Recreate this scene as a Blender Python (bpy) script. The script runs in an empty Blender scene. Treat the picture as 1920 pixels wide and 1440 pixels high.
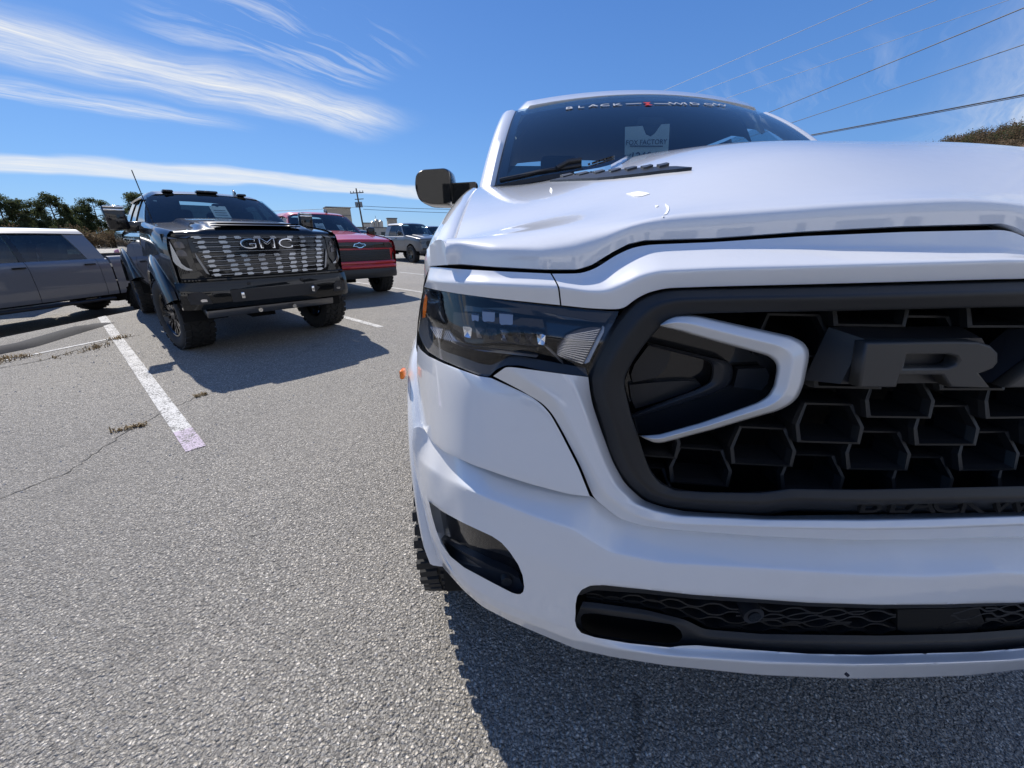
import bpy, bmesh, math, random
import numpy as np
from mathutils import Vector, Matrix
random.seed(7); rng = np.random.default_rng(7)
R = math.radians
SC = bpy.context.scene; COL = SC.collection
# ------------------------------------------------------------------ camera
CAM_H, PITCH, YAW, FPX = 1.40, R(21.5), R(1.5), 710.0
cam = bpy.data.cameras.new('camera'); camo = bpy.data.objects.new('camera', cam); COL.objects.link(camo)
cam.sensor_width = 36; cam.lens = FPX/1920*36; cam.clip_start = 0.02; cam.clip_end = 6000
camo.location = (0, 0, CAM_H); camo.rotation_euler = (R(90)-PITCH, 0, -YAW)
SC.camera = camo
# ------------------------------------------------------------------ light
SUN_AZ, SUN_EL = R(-40), R(46)          # azimuth measured from +Y (away from the camera) towards +X
SUN_DIR = Vector((math.sin(SUN_AZ)*math.cos(SUN_EL), math.cos(SUN_AZ)*math.cos(SUN_EL), math.sin(SUN_EL)))
sl = bpy.data.lights.new('sun', 'SUN'); sl.energy = 3.1; sl.angle = R(0.55); sl.color = (1.0, .94, .855)
so = bpy.data.objects.new('sun', sl); COL.objects.link(so); so.location = (0, 0, 60)
so.rotation_euler = SUN_DIR.to_track_quat('Z', 'Y').to_euler()
SC.view_settings.view_transform = 'Standard'; SC.view_settings.look = 'None'
SC.view_settings.exposure = 0.86; SC.view_settings.gamma = 1.0; SC.view_settings.use_curve_mapping = False
SC.cycles.max_bounces = 10; SC.cycles.transparent_max_bounces = 16; SC.cycles.caustics_reflective = True
SC.cycles.sample_clamp_indirect = 6
# ------------------------------------------------------------------ node helpers
class NT:
    def __init__(s, tree): s.t = tree; s.n = tree.nodes; s.l = tree.links
    def new(s, typ, **kw):
        n = s.n.new(typ)
        for k, v in kw.items():
            if k.startswith('i_'):
                key = k[2:]; key = int(key) if key.isdigit() else key.replace('_', ' ')
                if isinstance(v, bpy.types.NodeSocket): s.l.new(v, n.inputs[key])
                else: n.inputs[key].default_value = v
            else: setattr(n, k, v)
        return n
    def math(s, op, a, b=0.0, c=0.0, clamp=False):
        n = s.n.new('ShaderNodeMath'); n.operation = op; n.use_clamp = clamp
        for i, v in enumerate((a, b, c)):
            if isinstance(v, bpy.types.NodeSocket): s.l.new(v, n.inputs[i])
            else: n.inputs[i].default_value = v
        return n.outputs[0]
    def mix(s, f, a, b, blend='MIX'):
        n = s.n.new('ShaderNodeMix'); n.data_type = 'RGBA'; n.blend_type = blend
        for i, v in ((0, f), (6, a), (7, b)):
            if isinstance(v, bpy.types.NodeSocket): s.l.new(v, n.inputs[i])
            else: n.inputs[i].default_value = v if (i == 0 or len(v) == 4) else (*v, 1)
        return n.outputs[2]
    def ramp(s, f, stops, interp='LINEAR'):
        n = s.n.new('ShaderNodeValToRGB'); s.l.new(f, n.inputs[0]); n.color_ramp.interpolation = interp
        e = n.color_ramp.elements
        while len(e) < len(stops): e.new(0.5)
        for el, (p, c) in zip(e, stops):
            el.position = p; el.color = (c, c, c, 1) if isinstance(c, (int, float)) else (*c, 1)
        return n.outputs[0]
    def maprange(s, v, a, b, c=0.0, d=1.0, smooth=False):
        n = s.n.new('ShaderNodeMapRange'); n.clamp = True
        if smooth: n.interpolation_type = 'SMOOTHSTEP'
        for i, x in enumerate((v, a, b, c, d)):
            if isinstance(x, bpy.types.NodeSocket): s.l.new(x, n.inputs[i])
            else: n.inputs[i].default_value = x
        return n.outputs[0]
# ------------------------------------------------------------------ sky
W = bpy.data.worlds.new('World'); SC.world = W; W.use_nodes = True
t = NT(W.node_tree); t.n.clear()
sky = t.new('ShaderNodeTexSky', sky_type='NISHITA', sun_disc=False, sun_elevation=SUN_EL, sun_rotation=SUN_AZ,
            altitude=200, air_density=1.0, dust_density=.35, ozone_density=3.2)
tc = t.new('ShaderNodeTexCoord')
sep = t.new('ShaderNodeSeparateXYZ', i_0=tc.outputs['Generated'])
zz = t.math('MAXIMUM', sep.outputs[2], 0.012)
zc = t.math('ADD', zz, 0.10)                      # flattened dome: clouds lie on a high sheet
cu = t.math('DIVIDE', sep.outputs[0], zc); cv = t.math('DIVIDE', sep.outputs[1], zc)
# rotate the sheet so that the streaks run along one axis
CA = R(47.7)
ca = t.math('ADD', t.math('MULTIPLY', cu, math.cos(CA)), t.math('MULTIPLY', cv, math.sin(CA)))
cb = t.math('SUBTRACT', t.math('MULTIPLY', cv, math.cos(CA)), t.math('MULTIPLY', cu, math.sin(CA)))
wob = t.new('ShaderNodeTexNoise', i_Vector=t.new('ShaderNodeCombineXYZ', i_0=ca, i_1=cb, i_2=2.0).outputs[0], i_Scale=1.1, i_Detail=3.0)
cbw = t.math('ADD', cb, t.math('MULTIPLY', t.math('SUBTRACT', wob.outputs[0], .5), .55))
fv = t.new('ShaderNodeCombineXYZ', i_0=t.math('MULTIPLY', ca, .55), i_1=t.math('MULTIPLY', cbw, 4.2), i_2=0.7)
n1 = t.new('ShaderNodeTexNoise', i_Vector=fv.outputs[0], i_Scale=1.5, i_Detail=9.0, i_Roughness=.62)
fv2 = t.new('ShaderNodeCombineXYZ', i_0=t.math('MULTIPLY', ca, 1.5), i_1=t.math('MULTIPLY', cbw, 9.0), i_2=4.7)
n2 = t.new('ShaderNodeTexNoise', i_Vector=fv2.outputs[0], i_Scale=3.4, i_Detail=12.0, i_Roughness=.68)

def band(c0, slope, hw, fall, a0=None, a1=None, afall=.3):
    """soft strip of cloud on the sheet: centre line b = c0 + slope*a"""
    d = t.math('ABSOLUTE', t.math('SUBTRACT', cbw, t.math('ADD', t.math('MULTIPLY', ca, slope), c0)))
    m = t.maprange(d, hw, hw+fall, 1, 0, True)
    if a1 is not None: m = t.math('MULTIPLY', m, t.maprange(ca, a1-afall, a1, 1, 0, True))
    if a0 is not None: m = t.math('MULTIPLY', m, t.maprange(ca, a0, a0+afall, 0, 1, True))
    return m
s1 = t.maprange(n1.outputs[0], .36, .66, 0, 1); s2 = t.maprange(n2.outputs[0], .40, .68, 0, 1)
st = t.math('ADD', t.math('MULTIPLY', s1, .62), t.math('MULTIPLY', s2, .45), clamp=True)
A = t.math('MULTIPLY', band(2.72, -.03, .14, .26, None, 1.95, .55), t.math('ADD', t.math('MULTIPLY', st, .85), .22))
B = t.math('MULTIPLY', band(3.32, -.06, .05, .16, None, 1.2, .7), t.math('MULTIPLY', st, .9))
Cc = t.math('MULTIPLY', band(1.98, 0, .22, .22, .35, 1.45, .3), t.math('MULTIPLY', t.maprange(n1.outputs[0], .50, .68, 0, 1), .75))
D = t.math('MULTIPLY', band(5.02, -.25, .20, .24, -3.0, 4.8, 1.2), t.math('ADD', t.math('MULTIPLY', st, .45), .55))
E_ = t.math('MULTIPLY', band(.2, 0, .5, .5, 2.2, 3.6, .5), t.math('MULTIPLY', t.maprange(n1.outputs[0], .52, .72, 0, 1), .16))
G_ = t.math('MULTIPLY', band(-2.4, .1, 1.3, .8, -7, 6, 2), t.math('ADD', t.math('MULTIPLY', st, .7), .18))  # unseen cirrus behind the camera, thickened to add neutral fill light
dens = A
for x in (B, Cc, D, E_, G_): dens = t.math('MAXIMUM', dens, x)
dens = t.math('MULTIPLY', dens, t.maprange(sep.outputs[2], .01, .07, 0, 1))
# clear dry autumn air: deeper blue than the stock sky, milky blue (not yellow) near the horizon
deep = t.mix(1.0, sky.outputs[0], (.46, .62, .84), 'MULTIPLY')
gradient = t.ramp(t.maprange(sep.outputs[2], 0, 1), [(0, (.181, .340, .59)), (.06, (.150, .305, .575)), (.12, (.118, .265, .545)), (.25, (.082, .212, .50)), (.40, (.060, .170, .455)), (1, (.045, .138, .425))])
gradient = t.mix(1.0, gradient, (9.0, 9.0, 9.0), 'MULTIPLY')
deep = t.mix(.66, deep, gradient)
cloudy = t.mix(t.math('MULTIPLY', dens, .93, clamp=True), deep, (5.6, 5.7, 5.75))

BG = t.new('ShaderNodeBackground', i_1=.087)
t.l.new(cloudy, BG.inputs[0])
out = t.new('ShaderNodeOutputWorld', i_0=BG.outputs[0])
# ------------------------------------------------------------------ materials
def mat(name, base=(.5, .5, .5), rough=.5, metal=0., coat=0., coat_r=.03, spec=.5, trans=0., ior=1.45, alpha=1., emit=None):
    m = bpy.data.materials.new(name); m.use_nodes = True
    b = m.node_tree.nodes['Principled BSDF']
    b.inputs['Base Color'].default_value = (*base, 1); b.inputs['Roughness'].default_value = rough
    b.inputs['Metallic'].default_value = metal; b.inputs['Coat Weight'].default_value = coat
    b.inputs['Coat Roughness'].default_value = coat_r; b.inputs['Specular IOR Level'].default_value = spec
    b.inputs['Transmission Weight'].default_value = trans; b.inputs['IOR'].default_value = ior
    b.inputs['Alpha'].default_value = alpha
    return m
def nodes(m): return NT(m.node_tree), m.node_tree.nodes['Principled BSDF']
def grain(m, scale=300, amt=.08, bump=.0, bscale=None, dist=.002):
    """fine mottling of colour and relief in object space"""
    k, b = nodes(m); c = b.inputs['Base Color'].default_value[:3]
    g = k.new('ShaderNodeTexCoord').outputs['Object']
    n = k.new('ShaderNodeTexNoise', i_Vector=g, i_Scale=scale, i_Detail=3.0)
    lo = tuple(x*(1-amt) for x in c); hi = tuple(min(1, x*(1+amt)) for x in c)
    k.l.new(k.mix(n.outputs[0], lo, hi), b.inputs['Base Color'])
    if bump:
        n2 = k.new('ShaderNodeTexNoise', i_Vector=g, i_Scale=bscale or scale, i_Detail=2.0)
        k.l.new(k.new('ShaderNodeBump', i_Strength=bump, i_Distance=dist, i_Height=n2.outputs[0]).outputs[0], b.inputs['Normal'])
    return m
def dusty(m, amount=.25, scale=3.0, col=(.32, .29, .25)):
    """road dust: blotchy film that gathers low down"""
    k, b = nodes(m); g = k.new('ShaderNodeTexCoord').outputs['Object']
    n = k.new('ShaderNodeTexNoise', i_Vector=g, i_Scale=scale, i_Detail=7.0, i_Roughness=.65)
    f = k.maprange(n.outputs[0], .42, .78, 0, amount)
    src = b.inputs['Base Color']
    a = src.links[0].from_socket if src.is_linked else tuple(src.default_value[:3])
    k.l.new(k.mix(f, a, col), src)
    k.l.new(k.maprange(n.outputs[0], .35, .8, b.inputs['Coat Roughness'].default_value, b.inputs['Coat Roughness'].default_value+.06), b.inputs['Coat Roughness'])
    return m
M = {}
M['white'] = mat('white_pearl_paint', (.76, .765, .77), .36, 0, 1.0, .02, .6)
_k, _b = NT(M['white'].node_tree), M['white'].node_tree.nodes['Principled BSDF']
_b.inputs['Coat IOR'].default_value = 1.72
_g = _k.new('ShaderNodeTexCoord').outputs['Object']
_n = _k.new('ShaderNodeTexNoise', i_Vector=_g, i_Scale=46.0, i_Detail=1.0)                    # orange peel of the clear coat
_k.l.new(_k.new('ShaderNodeBump', i_Strength=.035, i_Distance=.004, i_Height=_n.outputs[0]).outputs[0], _b.inputs['Coat Normal'])
_d = _k.new('ShaderNodeTexNoise', i_Vector=_g, i_Scale=5.0, i_Detail=8.0, i_Roughness=.7)       # thin road film
_k.l.new(_k.maprange(_d.outputs[0], .4, .75, .012, .07), _b.inputs['Coat Roughness'])
_k.l.new(_k.mix(_k.maprange(_d.outputs[0], .52, .80, 0, .22), (.765, .77, .775), (.60, .58, .55)), _b.inputs['Base Color'])
M['black_paint'] = mat('black_paint', (.004, .005, .006), .3, 0, 1.0, .02, .1)
M['red_paint'] = mat('red_paint', (.50, .018, .026), .36, .1, 1.0, .02)
M['grey_paint'] = mat('grey_paint', (.175, .186, .212), .4, .2, 1.0, .03)
M['silver_paint'] = mat('silver_paint', (.105, .112, .122), .4, .5, 1.0, .03)
M['blue_paint'] = mat('blue_paint', (.02, .035, .08), .4, .2, 1.0, .03)
M['plastic'] = grain(mat('black_plastic', (.018, .019, .021), .5), 900, .12, .12, 700, .0006)
M['satin'] = mat('satin_black', (.02, .021, .024), .36)
M['gloss'] = mat('gloss_black', (.008, .008, .009), .12, 0, .5)
M['void'] = mat('dark_void', (.004, .004, .004), .9)
M['rubber'] = grain(mat('tyre_rubber', (.022, .022, .022), .78), 260, .25, .2, 300, .001)
M['chrome'] = mat('chrome', (.78, .79, .8), .06, 1.)
M['steel'] = mat('dark_steel', (.20, .20, .205), .35, .9)
def pane(name, tint, ior=1.5):
    """thin glass: tinted straight-through view plus a mirror share that grows at grazing angles"""
    m = bpy.data.materials.new(name); m.use_nodes = True; k = NT(m.node_tree); k.n.clear()
    tr = k.new('ShaderNodeBsdfTransparent', i_0=(*tint, 1)); gl = k.new('ShaderNodeBsdfGlossy', i_Roughness=.006, i_Color=(1, 1, 1, 1))
    fr = k.new('ShaderNodeFresnel', i_IOR=ior); bf = k.new('ShaderNodeNewGeometry').outputs['Backfacing']; fac = k.math('MULTIPLY', fr.outputs[0], k.math('SUBTRACT', 1, bf))
    mx = k.new('ShaderNodeMixShader', i_0=fac, i_1=tr.outputs[0], i_2=gl.outputs[0])
    k.new('ShaderNodeOutputMaterial', i_0=mx.outputs[0]); return m
M['lens'] = pane('clear_lens', (.93, .94, .96), 1.6)
M['glass'] = pane('window_glass', (.70, .78, .80), 1.7)
M['tint'] = pane('tinted_glass', (.20, .23, .24))
M['amber'] = mat('amber_lens', (.85, .20, .01), .15, 0, .5)
M['redlens'] = mat('red_lens', (.35, .01, .01), .15, 0, .5)
M['card'] = mat('card_paper', (.72, .74, .72), .7)
M['ink'] = mat('black_ink', (.03, .03, .04), .7)
M['decal_white'] = mat('white_decal', (.55, .56, .58), .5)
M['decal_red'] = mat('red_decal', (.62, .05, .04), .5)
M['interior'] = mat('dark_interior', (.045, .046, .05), .7)
M['reflector'] = mat('reflector', (.85, .86, .88), .12, 1.)
M['bar'] = mat('dark_chrome_bar', (.19, .195, .205), .22, 1.)
M['stud'] = mat('brushed_stud', (.36, .375, .40), .2, 1.)
M['mesh'] = mat('grille_mesh_black', (.040, .041, .044), .38)
M['cell'] = mat('mesh_black', (.012, .0125, .0135), .45)
M['smoke'] = mat('smoked_reflector', (.10, .10, .11), .12, .7)
M['trimgrey'] = mat('grey_lamp_trim', (.05, .05, .05), .35)
# ------------------------------------------------------------------ object helpers
def link(name, me, m, parent=None):
    o = bpy.data.objects.new(name, me); COL.objects.link(o)
    if m is not None:
        for x in (m if isinstance(m, (list, tuple)) else [m]): me.materials.append(x)
    if parent is not None: o.parent = parent
    return o
def mesh(name, v, f, m, parent=None, smooth=True, sharp=None):
    me = bpy.data.meshes.new(name); me.from_pydata([tuple(map(float, p)) for p in v], [], [tuple(map(int, q)) for q in f]); me.update()
    if smooth:
        me.polygons.foreach_set('use_smooth', [True]*len(me.polygons))
        if sharp: me.set_sharp_from_angle(angle=R(sharp))
    return link(name, me, m, parent)
def bmobj(name, bm, m, parent=None, smooth=False, sharp=35):
    bmesh.ops.recalc_face_normals(bm, faces=bm.faces)
    me = bpy.data.meshes.new(name); bm.to_mesh(me); bm.free()
    if smooth:
        me.polygons.foreach_set('use_smooth', [True]*len(me.polygons)); me.set_sharp_from_angle(angle=R(sharp))
    return link(name, me, m, parent)
def thing(name, label, cat, loc=(0, 0, 0), rz=0, group=None):
    o = bpy.data.objects.new(name, None); COL.objects.link(o); o.location = loc; o.rotation_euler = (0, 0, rz)
    o['label'] = label; o['category'] = cat
    if group: o['group'] = group
    return o
def tag(o, label, cat, group=None):
    o['label'] = label; o['category'] = cat
    if group: o['group'] = group
    return o
def kind(o, k): o['kind'] = k; return o
def abox(bm, c, s, rot=None, bev=0.0):
    g = bmesh.ops.create_cube(bm, size=1)['verts']
    mx = Matrix.Translation(Vector(c)) @ (rot.to_4x4() if rot is not None else Matrix()) @ Matrix.Diagonal((s[0], s[1], s[2], 1))
    bmesh.ops.transform(bm, matrix=mx, verts=g)
    if bev:
        es = list({e for v in g for e in v.link_edges})
        bmesh.ops.bevel(bm, geom=es, offset=bev, segments=2, profile=.5, affect='EDGES')
def box(name, c, s, m, parent=None, rot=None, bev=0.0):
    bm = bmesh.new(); abox(bm, c, s, rot, bev); return bmobj(name, bm, m, parent, smooth=bev > 0, sharp=50)
def acyl(bm, a, b, r, n=12, r2=None):
    a, b = Vector(a), Vector(b); d = b-a
    mx = Matrix.Translation((a+b)/2) @ d.to_track_quat('Z', 'Y').to_matrix().to_4x4()
    bmesh.ops.create_cone(bm, cap_ends=True, segments=n, radius1=r, radius2=r if r2 is None else r2, depth=d.length, matrix=mx)
def cyl(name, a, b, r, m, parent=None, n=16, r2=None):
    bm = bmesh.new(); acyl(bm, a, b, r, n, r2); return bmobj(name, bm, m, parent, smooth=True)
def aprism(bm, poly, mx, d):
    """flat outline (x, y) put through mx, with its back d behind along local -z"""
    n = len(poly)
    v0 = [bm.verts.new(mx @ Vector((x, y, 0))) for x, y in poly]; v1 = [bm.verts.new(mx @ Vector((x, y, -d))) for x, y in poly]
    bm.faces.new(v0); bm.faces.new(v1[::-1])
    for i in range(n): bm.faces.new((v0[i], v1[i], v1[(i+1) % n], v0[(i+1) % n]))
def text_mesh(name, body, size, mx, m, parent=None, depth=.0, sx=1.0, spacing=1.0, bev=0.0, align='CENTER', sh=0.0):
    c = bpy.data.curves.new(name, 'FONT'); c.body = body; c.size = size; c.align_x = align; c.align_y = 'CENTER'
    c.extrude = depth; c.space_character = spacing; c.bevel_depth = bev; c.resolution_u = 3; c.shear = sh
    o = bpy.data.objects.new(name, c); COL.objects.link(o)
    dg = bpy.context.evaluated_depsgraph_get(); me = bpy.data.meshes.new_from_object(o.evaluated_get(dg))
    bpy.data.objects.remove(o); bpy.data.curves.remove(c)
    me.name = name; me.transform(mx @ Matrix.Diagonal((sx, 1, 1, 1))); me.materials.clear()
    return link(name, me, m, parent)
def frame(o, x, y):
    """matrix whose local x, y axes run along the given directions, at o"""
    x = Vector(x).normalized(); y = Vector(y); y = (y - x*y.dot(x)).normalized(); z = x.cross(y)
    return Matrix(((x.x, y.x, z.x, o[0]), (x.y, y.y, z.y, o[1]), (x.z, y.z, z.z, o[2]), (0, 0, 0, 1)))
def grid_faces(nr, nc, off=0):
    return [(off+i*nc+j, off+i*nc+j+1, off+(i+1)*nc+j+1, off+(i+1)*nc+j) for i in range(nr-1) for j in range(nc-1)]
# ------------------------------------------------------------------ sight lines of the camera (only used to measure the near truck)
def rays(px, py):
    px = np.asarray(px, float); py = np.asarray(py, float)
    x = (px-960)/FPX; v = (720-py)/FPX
    f = math.cos(PITCH)+v*math.sin(PITCH); up = v*math.cos(PITCH)-math.sin(PITCH)
    return x*math.cos(YAW)+f*math.sin(YAW), f*math.cos(YAW)-x*math.sin(YAW), up
def at_y(px, py, y):
    a, b, c = rays(px, py); return np.array([a/b*y, y, CAM_H+c/b*y])
def at_z(px, py, z=0.):
    a, b, c = rays(px, py); k = (z-CAM_H)/c; return np.array([a*k, b*k, z])
# ================================================================== ground
mA = mat('asphalt', (.16, .155, .15), .8); k, b = nodes(mA)
g = k.new('ShaderNodeTexCoord').outputs['Object']
wv = k.new('ShaderNodeTexNoise', i_Vector=g, i_Scale=55.0, i_Detail=2.0)
gw = k.new('ShaderNodeVectorMath', operation='MULTIPLY_ADD', i_0=wv.outputs['Color'], i_1=(.012, .012, .0), i_2=g).outputs[0]
v1 = k.new('ShaderNodeTexVoronoi', i_Vector=gw, i_Scale=104.0); v2 = k.new('ShaderNodeTexVoronoi', i_Vector=gw, i_Scale=230.0)
nb = k.new('ShaderNodeTexNoise', i_Vector=g, i_Scale=.9, i_Detail=6.0, i_Roughness=.6)
nm = k.new('ShaderNodeTexNoise', i_Vector=g, i_Scale=26.0, i_Detail=4.0)
sp = k.new('ShaderNodeSeparateColor', i_0=v1.outputs['Color'])
sp2 = k.new('ShaderNodeSeparateColor', i_0=v2.outputs['Color'])
c1 = k.ramp(sp.outputs[0], [(0, (.125, .116, .10)), (.3, (.285, .263, .226)), (.62, (.445, .41, .352)), (.86, (.65, .60, .515)), (1, (.88, .82, .72))])
c2 = k.ramp(sp2.outputs[1], [(0, (.055, .053, .05)), (.6, (.18, .172, .16)), (1, (.44, .42, .38))])
edge = k.maprange(k.math('SUBTRACT', v1.outputs['Distance'], k.math('MULTIPLY', sp.outputs[1], .22)), .20, .34, 0, 1)
c = k.mix(k.math('MULTIPLY', edge, .88), c1, c2)
c = k.mix(k.maprange(nb.outputs[0], .3, .7, 0, .35), c, (.35, .322, .275))
c = k.mix(k.maprange(nm.outputs[0], .55, .75, 0, .35), c, (.09, .088, .085))
nl = k.new('ShaderNodeTexNoise', i_Vector=g, i_Scale=.33, i_Detail=4.0); ns = k.new('ShaderNodeTexNoise', i_Vector=g, i_Scale=1.7, i_Detail=5.0, i_Roughness=.7)
c = k.mix(k.maprange(nl.outputs[0], .50, .72, 0, .30), c, (.13, .125, .118)); c = k.mix(k.maprange(ns.outputs[0], .60, .74, 0, .42), c, (.075, .072, .068))
k.l.new(c, b.inputs['Base Color'])
hgt = k.math('ADD', k.math('MULTIPLY', k.math('SUBTRACT', 1, v1.outputs['Distance']), k.math('ADD', sp.outputs[1], .35)), k.math('MULTIPLY', k.math('SUBTRACT', 1, v2.outputs['Distance']), .35))
k.l.new(k.new('ShaderNodeBump', i_Strength=1.0, i_Distance=.009, i_Height=hgt).outputs[0], b.inputs['Normal'])
k.l.new(k.maprange(sp.outputs[2], 0, 1, .55, .95), b.inputs['Roughness'])
def ground_z(x, y):
    """the lot falls away gently beyond the berm on the left"""
    d = -x-7.3+.05*y*0
    s = np.clip(d/1.2, 0, 1); return -.40*s*s*(3-2*s)
gv, gf = [], []
xs = np.unique(np.concatenate([np.linspace(-4000, -60, 8), np.linspace(-60, -14, 12), np.linspace(-14, 6, 61), np.linspace(6, 60, 8), np.linspace(60, 4000, 8)]))
ys = np.unique(np.concatenate([np.linspace(-4000, -30, 8), np.linspace(-30, 0, 6), np.linspace(0, 16, 49), np.linspace(16, 80, 10), np.linspace(80, 4000, 8)]))
for y in ys:
    for x in xs: gv.append((x, y, ground_z(x, y)))
gr = kind(mesh('ground', gv, grid_faces(len(ys), len(xs)), mA), 'structure')

# ================================================================== the near white truck
CX = .82                                   # its centre line; the front faces -Y
ram = thing('pickup_truck', 'white lifted pickup truck filling the right side with black grille and headlight close up', 'truck', (CX, .45, 0))
RB = np.array([CX, .45, 0])
def plan(u):
    a = np.abs(u); return .45+.17*a**2+.05*a**4+5.4*np.maximum(0, a-.84)**2
YS = np.linspace(.25, 2.2, 781)
def unproj(px, py, off):
    """points of the truck's front: where a sight line meets the bowed front surface set back by off"""
    px, py, off = np.broadcast_arrays(np.asarray(px, float), py, off)
    sh = px.shape; a, bb, c = [q.ravel() for q in rays(px, py)]; o = off.ravel()
    G = YS[None]-plan((a/bb)[:, None]*YS[None]-CX)-o[:, None]
    pos = G >= 0; idx = np.where(pos.any(1), pos.argmax(1), G.argmax(1)); idx = np.clip(idx, 1, len(YS)-1)
    g0 = G[np.arange(len(a)), idx-1]; g1 = G[np.arange(len(a)), idx]
    w = np.where(pos.any(1) & (g1 > g0), np.clip(-g0/np.where(g1 == g0, 1, g1-g0), 0, 1), 1.)
    Y = YS[idx-1]+w*(YS[idx]-YS[idx-1])
    return np.stack([a/bb*Y, Y, CAM_H+c/bb*Y], -1).reshape(*sh, 3)
def centre_px(py, off):
    Y = float(plan(0.))+off; lo, hi = 1000., 4000.
    for _ in range(50):
        m = (lo+hi)/2; a, bb, c = rays(m, py)
        if a/bb*Y < CX: lo = m
        else: hi = m
    return lo
def to_centre(row):
    """continue (or cut) a traced line so that it ends on the truck's centre line"""
    row = [tuple(map(float, r)) for r in row]
    def cross(px, py, off): return px - centre_px(py, off)
    while len(row) > 2 and cross(*row[-2]) > 0: row.pop()
    x, y, o = row[-1]
    s = (440-y)/(30000-x)
    if cross(x, y, o) > 0:
        x0, y0, o0 = row[-2]; lo, hi = 0., 1.
        for _ in range(40):
            m = (lo+hi)/2
            if cross(x0+(x-x0)*m, y0+(y-y0)*m, o0+(o-o0)*m) > 0: hi = m
            else: lo = m
        row[-1] = (x0+(x-x0)*lo, y0+(y-y0)*lo, o0+(o-o0)*lo)
    else:
        xc = centre_px(y, o)
        for _ in range(8): xc = centre_px(y+s*(xc-x), o)
        row.append((xc, y+s*(xc-x), o))
    return row
def resample(row, n=None, counts=None, smooth=3):
    row = np.array(row, float)
    if counts is None:
        d = np.r_[0, np.cumsum(np.hypot(*(row[1:, :2]-row[:-1, :2]).T))]; s = np.linspace(0, d[-1], n)
        r = np.stack([np.interp(s, d, row[:, i]) for i in range(row.shape[1])], 1)
    else:
        seg = [np.linspace(0, 1, c, endpoint=False) for c in counts]
        r = np.concatenate([row[i]+(row[i+1]-row[i])*q[:, None] for i, q in enumerate(seg)]+[row[-1:]])
    for _ in range(smooth):
        r[1:-1] = .25*r[:-2]+.5*r[1:-1]+.25*r[2:]
    return r
def panel_px(rows, offs, n=90, vstep=7., centre=True, both=False, su=3, sv=3, roll=.014, matched=True, counts=None):
    """rows of traced points (outer edge first) with set-backs -> smooth grid in (px, py, off)"""
    R3 = []
    for r, o in zip(rows, offs):
        o = [o]*len(r) if np.isscalar(o) else list(o)
        q = [(p[0], p[1], oo) for p, oo in zip(r, o)]
        if centre: q = to_centre(q)
        if both: q = to_centre(q[::-1])[::-1]
        R3.append(q)
    if matched and len({len(q) for q in R3}) == 1:
        ref = np.array(R3[len(R3)//2]); d = np.hypot(*(ref[1:, :2]-ref[:-1, :2]).T); tot = d.sum()
        counts = [max(2, int(round(n*x/tot))) for x in d]
        R3 = [resample(q, counts=counts, smooth=su) for q in R3]
    else: R3 = [resample(q, n, smooth=su) for q in R3]
    out = [R3[0]]; 
    for q0, q1 in zip(R3[:-1], R3[1:]):
        dist = np.percentile(np.hypot(*(q1-q0)[:, :2].T), 80)+np.abs(q1-q0)[:, 2].max()*500
        m = max(2, int(dist/vstep))
        for i in range(1, m+1): out.append(q0+(q1-q0)*i/m)
    G = np.array(out)
    for _ in range(sv): G[1:-1] = .25*G[:-2]+.5*G[1:-1]+.25*G[2:]
    if roll:
        a = G[0].copy(); a[:, 2] += roll; c = G[-1].copy(); c[:, 2] += roll
        G = np.concatenate([a[None], G, c[None]])
    return G
def inside(poly, x, y):
    poly = np.array(poly, float); c = np.zeros(x.shape, bool); j = len(poly)-1
    for i in range(len(poly)):
        xi, yi = poly[i]; xj, yj = poly[j]
        if yi != yj:
            c ^= ((yi > y) != (yj > y)) & (x < (xj-xi)*(y-yi)/(yj-yi)+xi)
        j = i
    return c
def near_on(poly, p):
    poly = np.array(poly, float); a = poly; b2 = np.roll(poly, -1, 0); d = b2-a
    tt = np.clip(((p-a)*d).sum(1)/np.maximum((d*d).sum(1), 1e-9), 0, 1); q = a+d*tt[:, None]
    return q[np.argmin(((q-p)**2).sum(1))]
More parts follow.
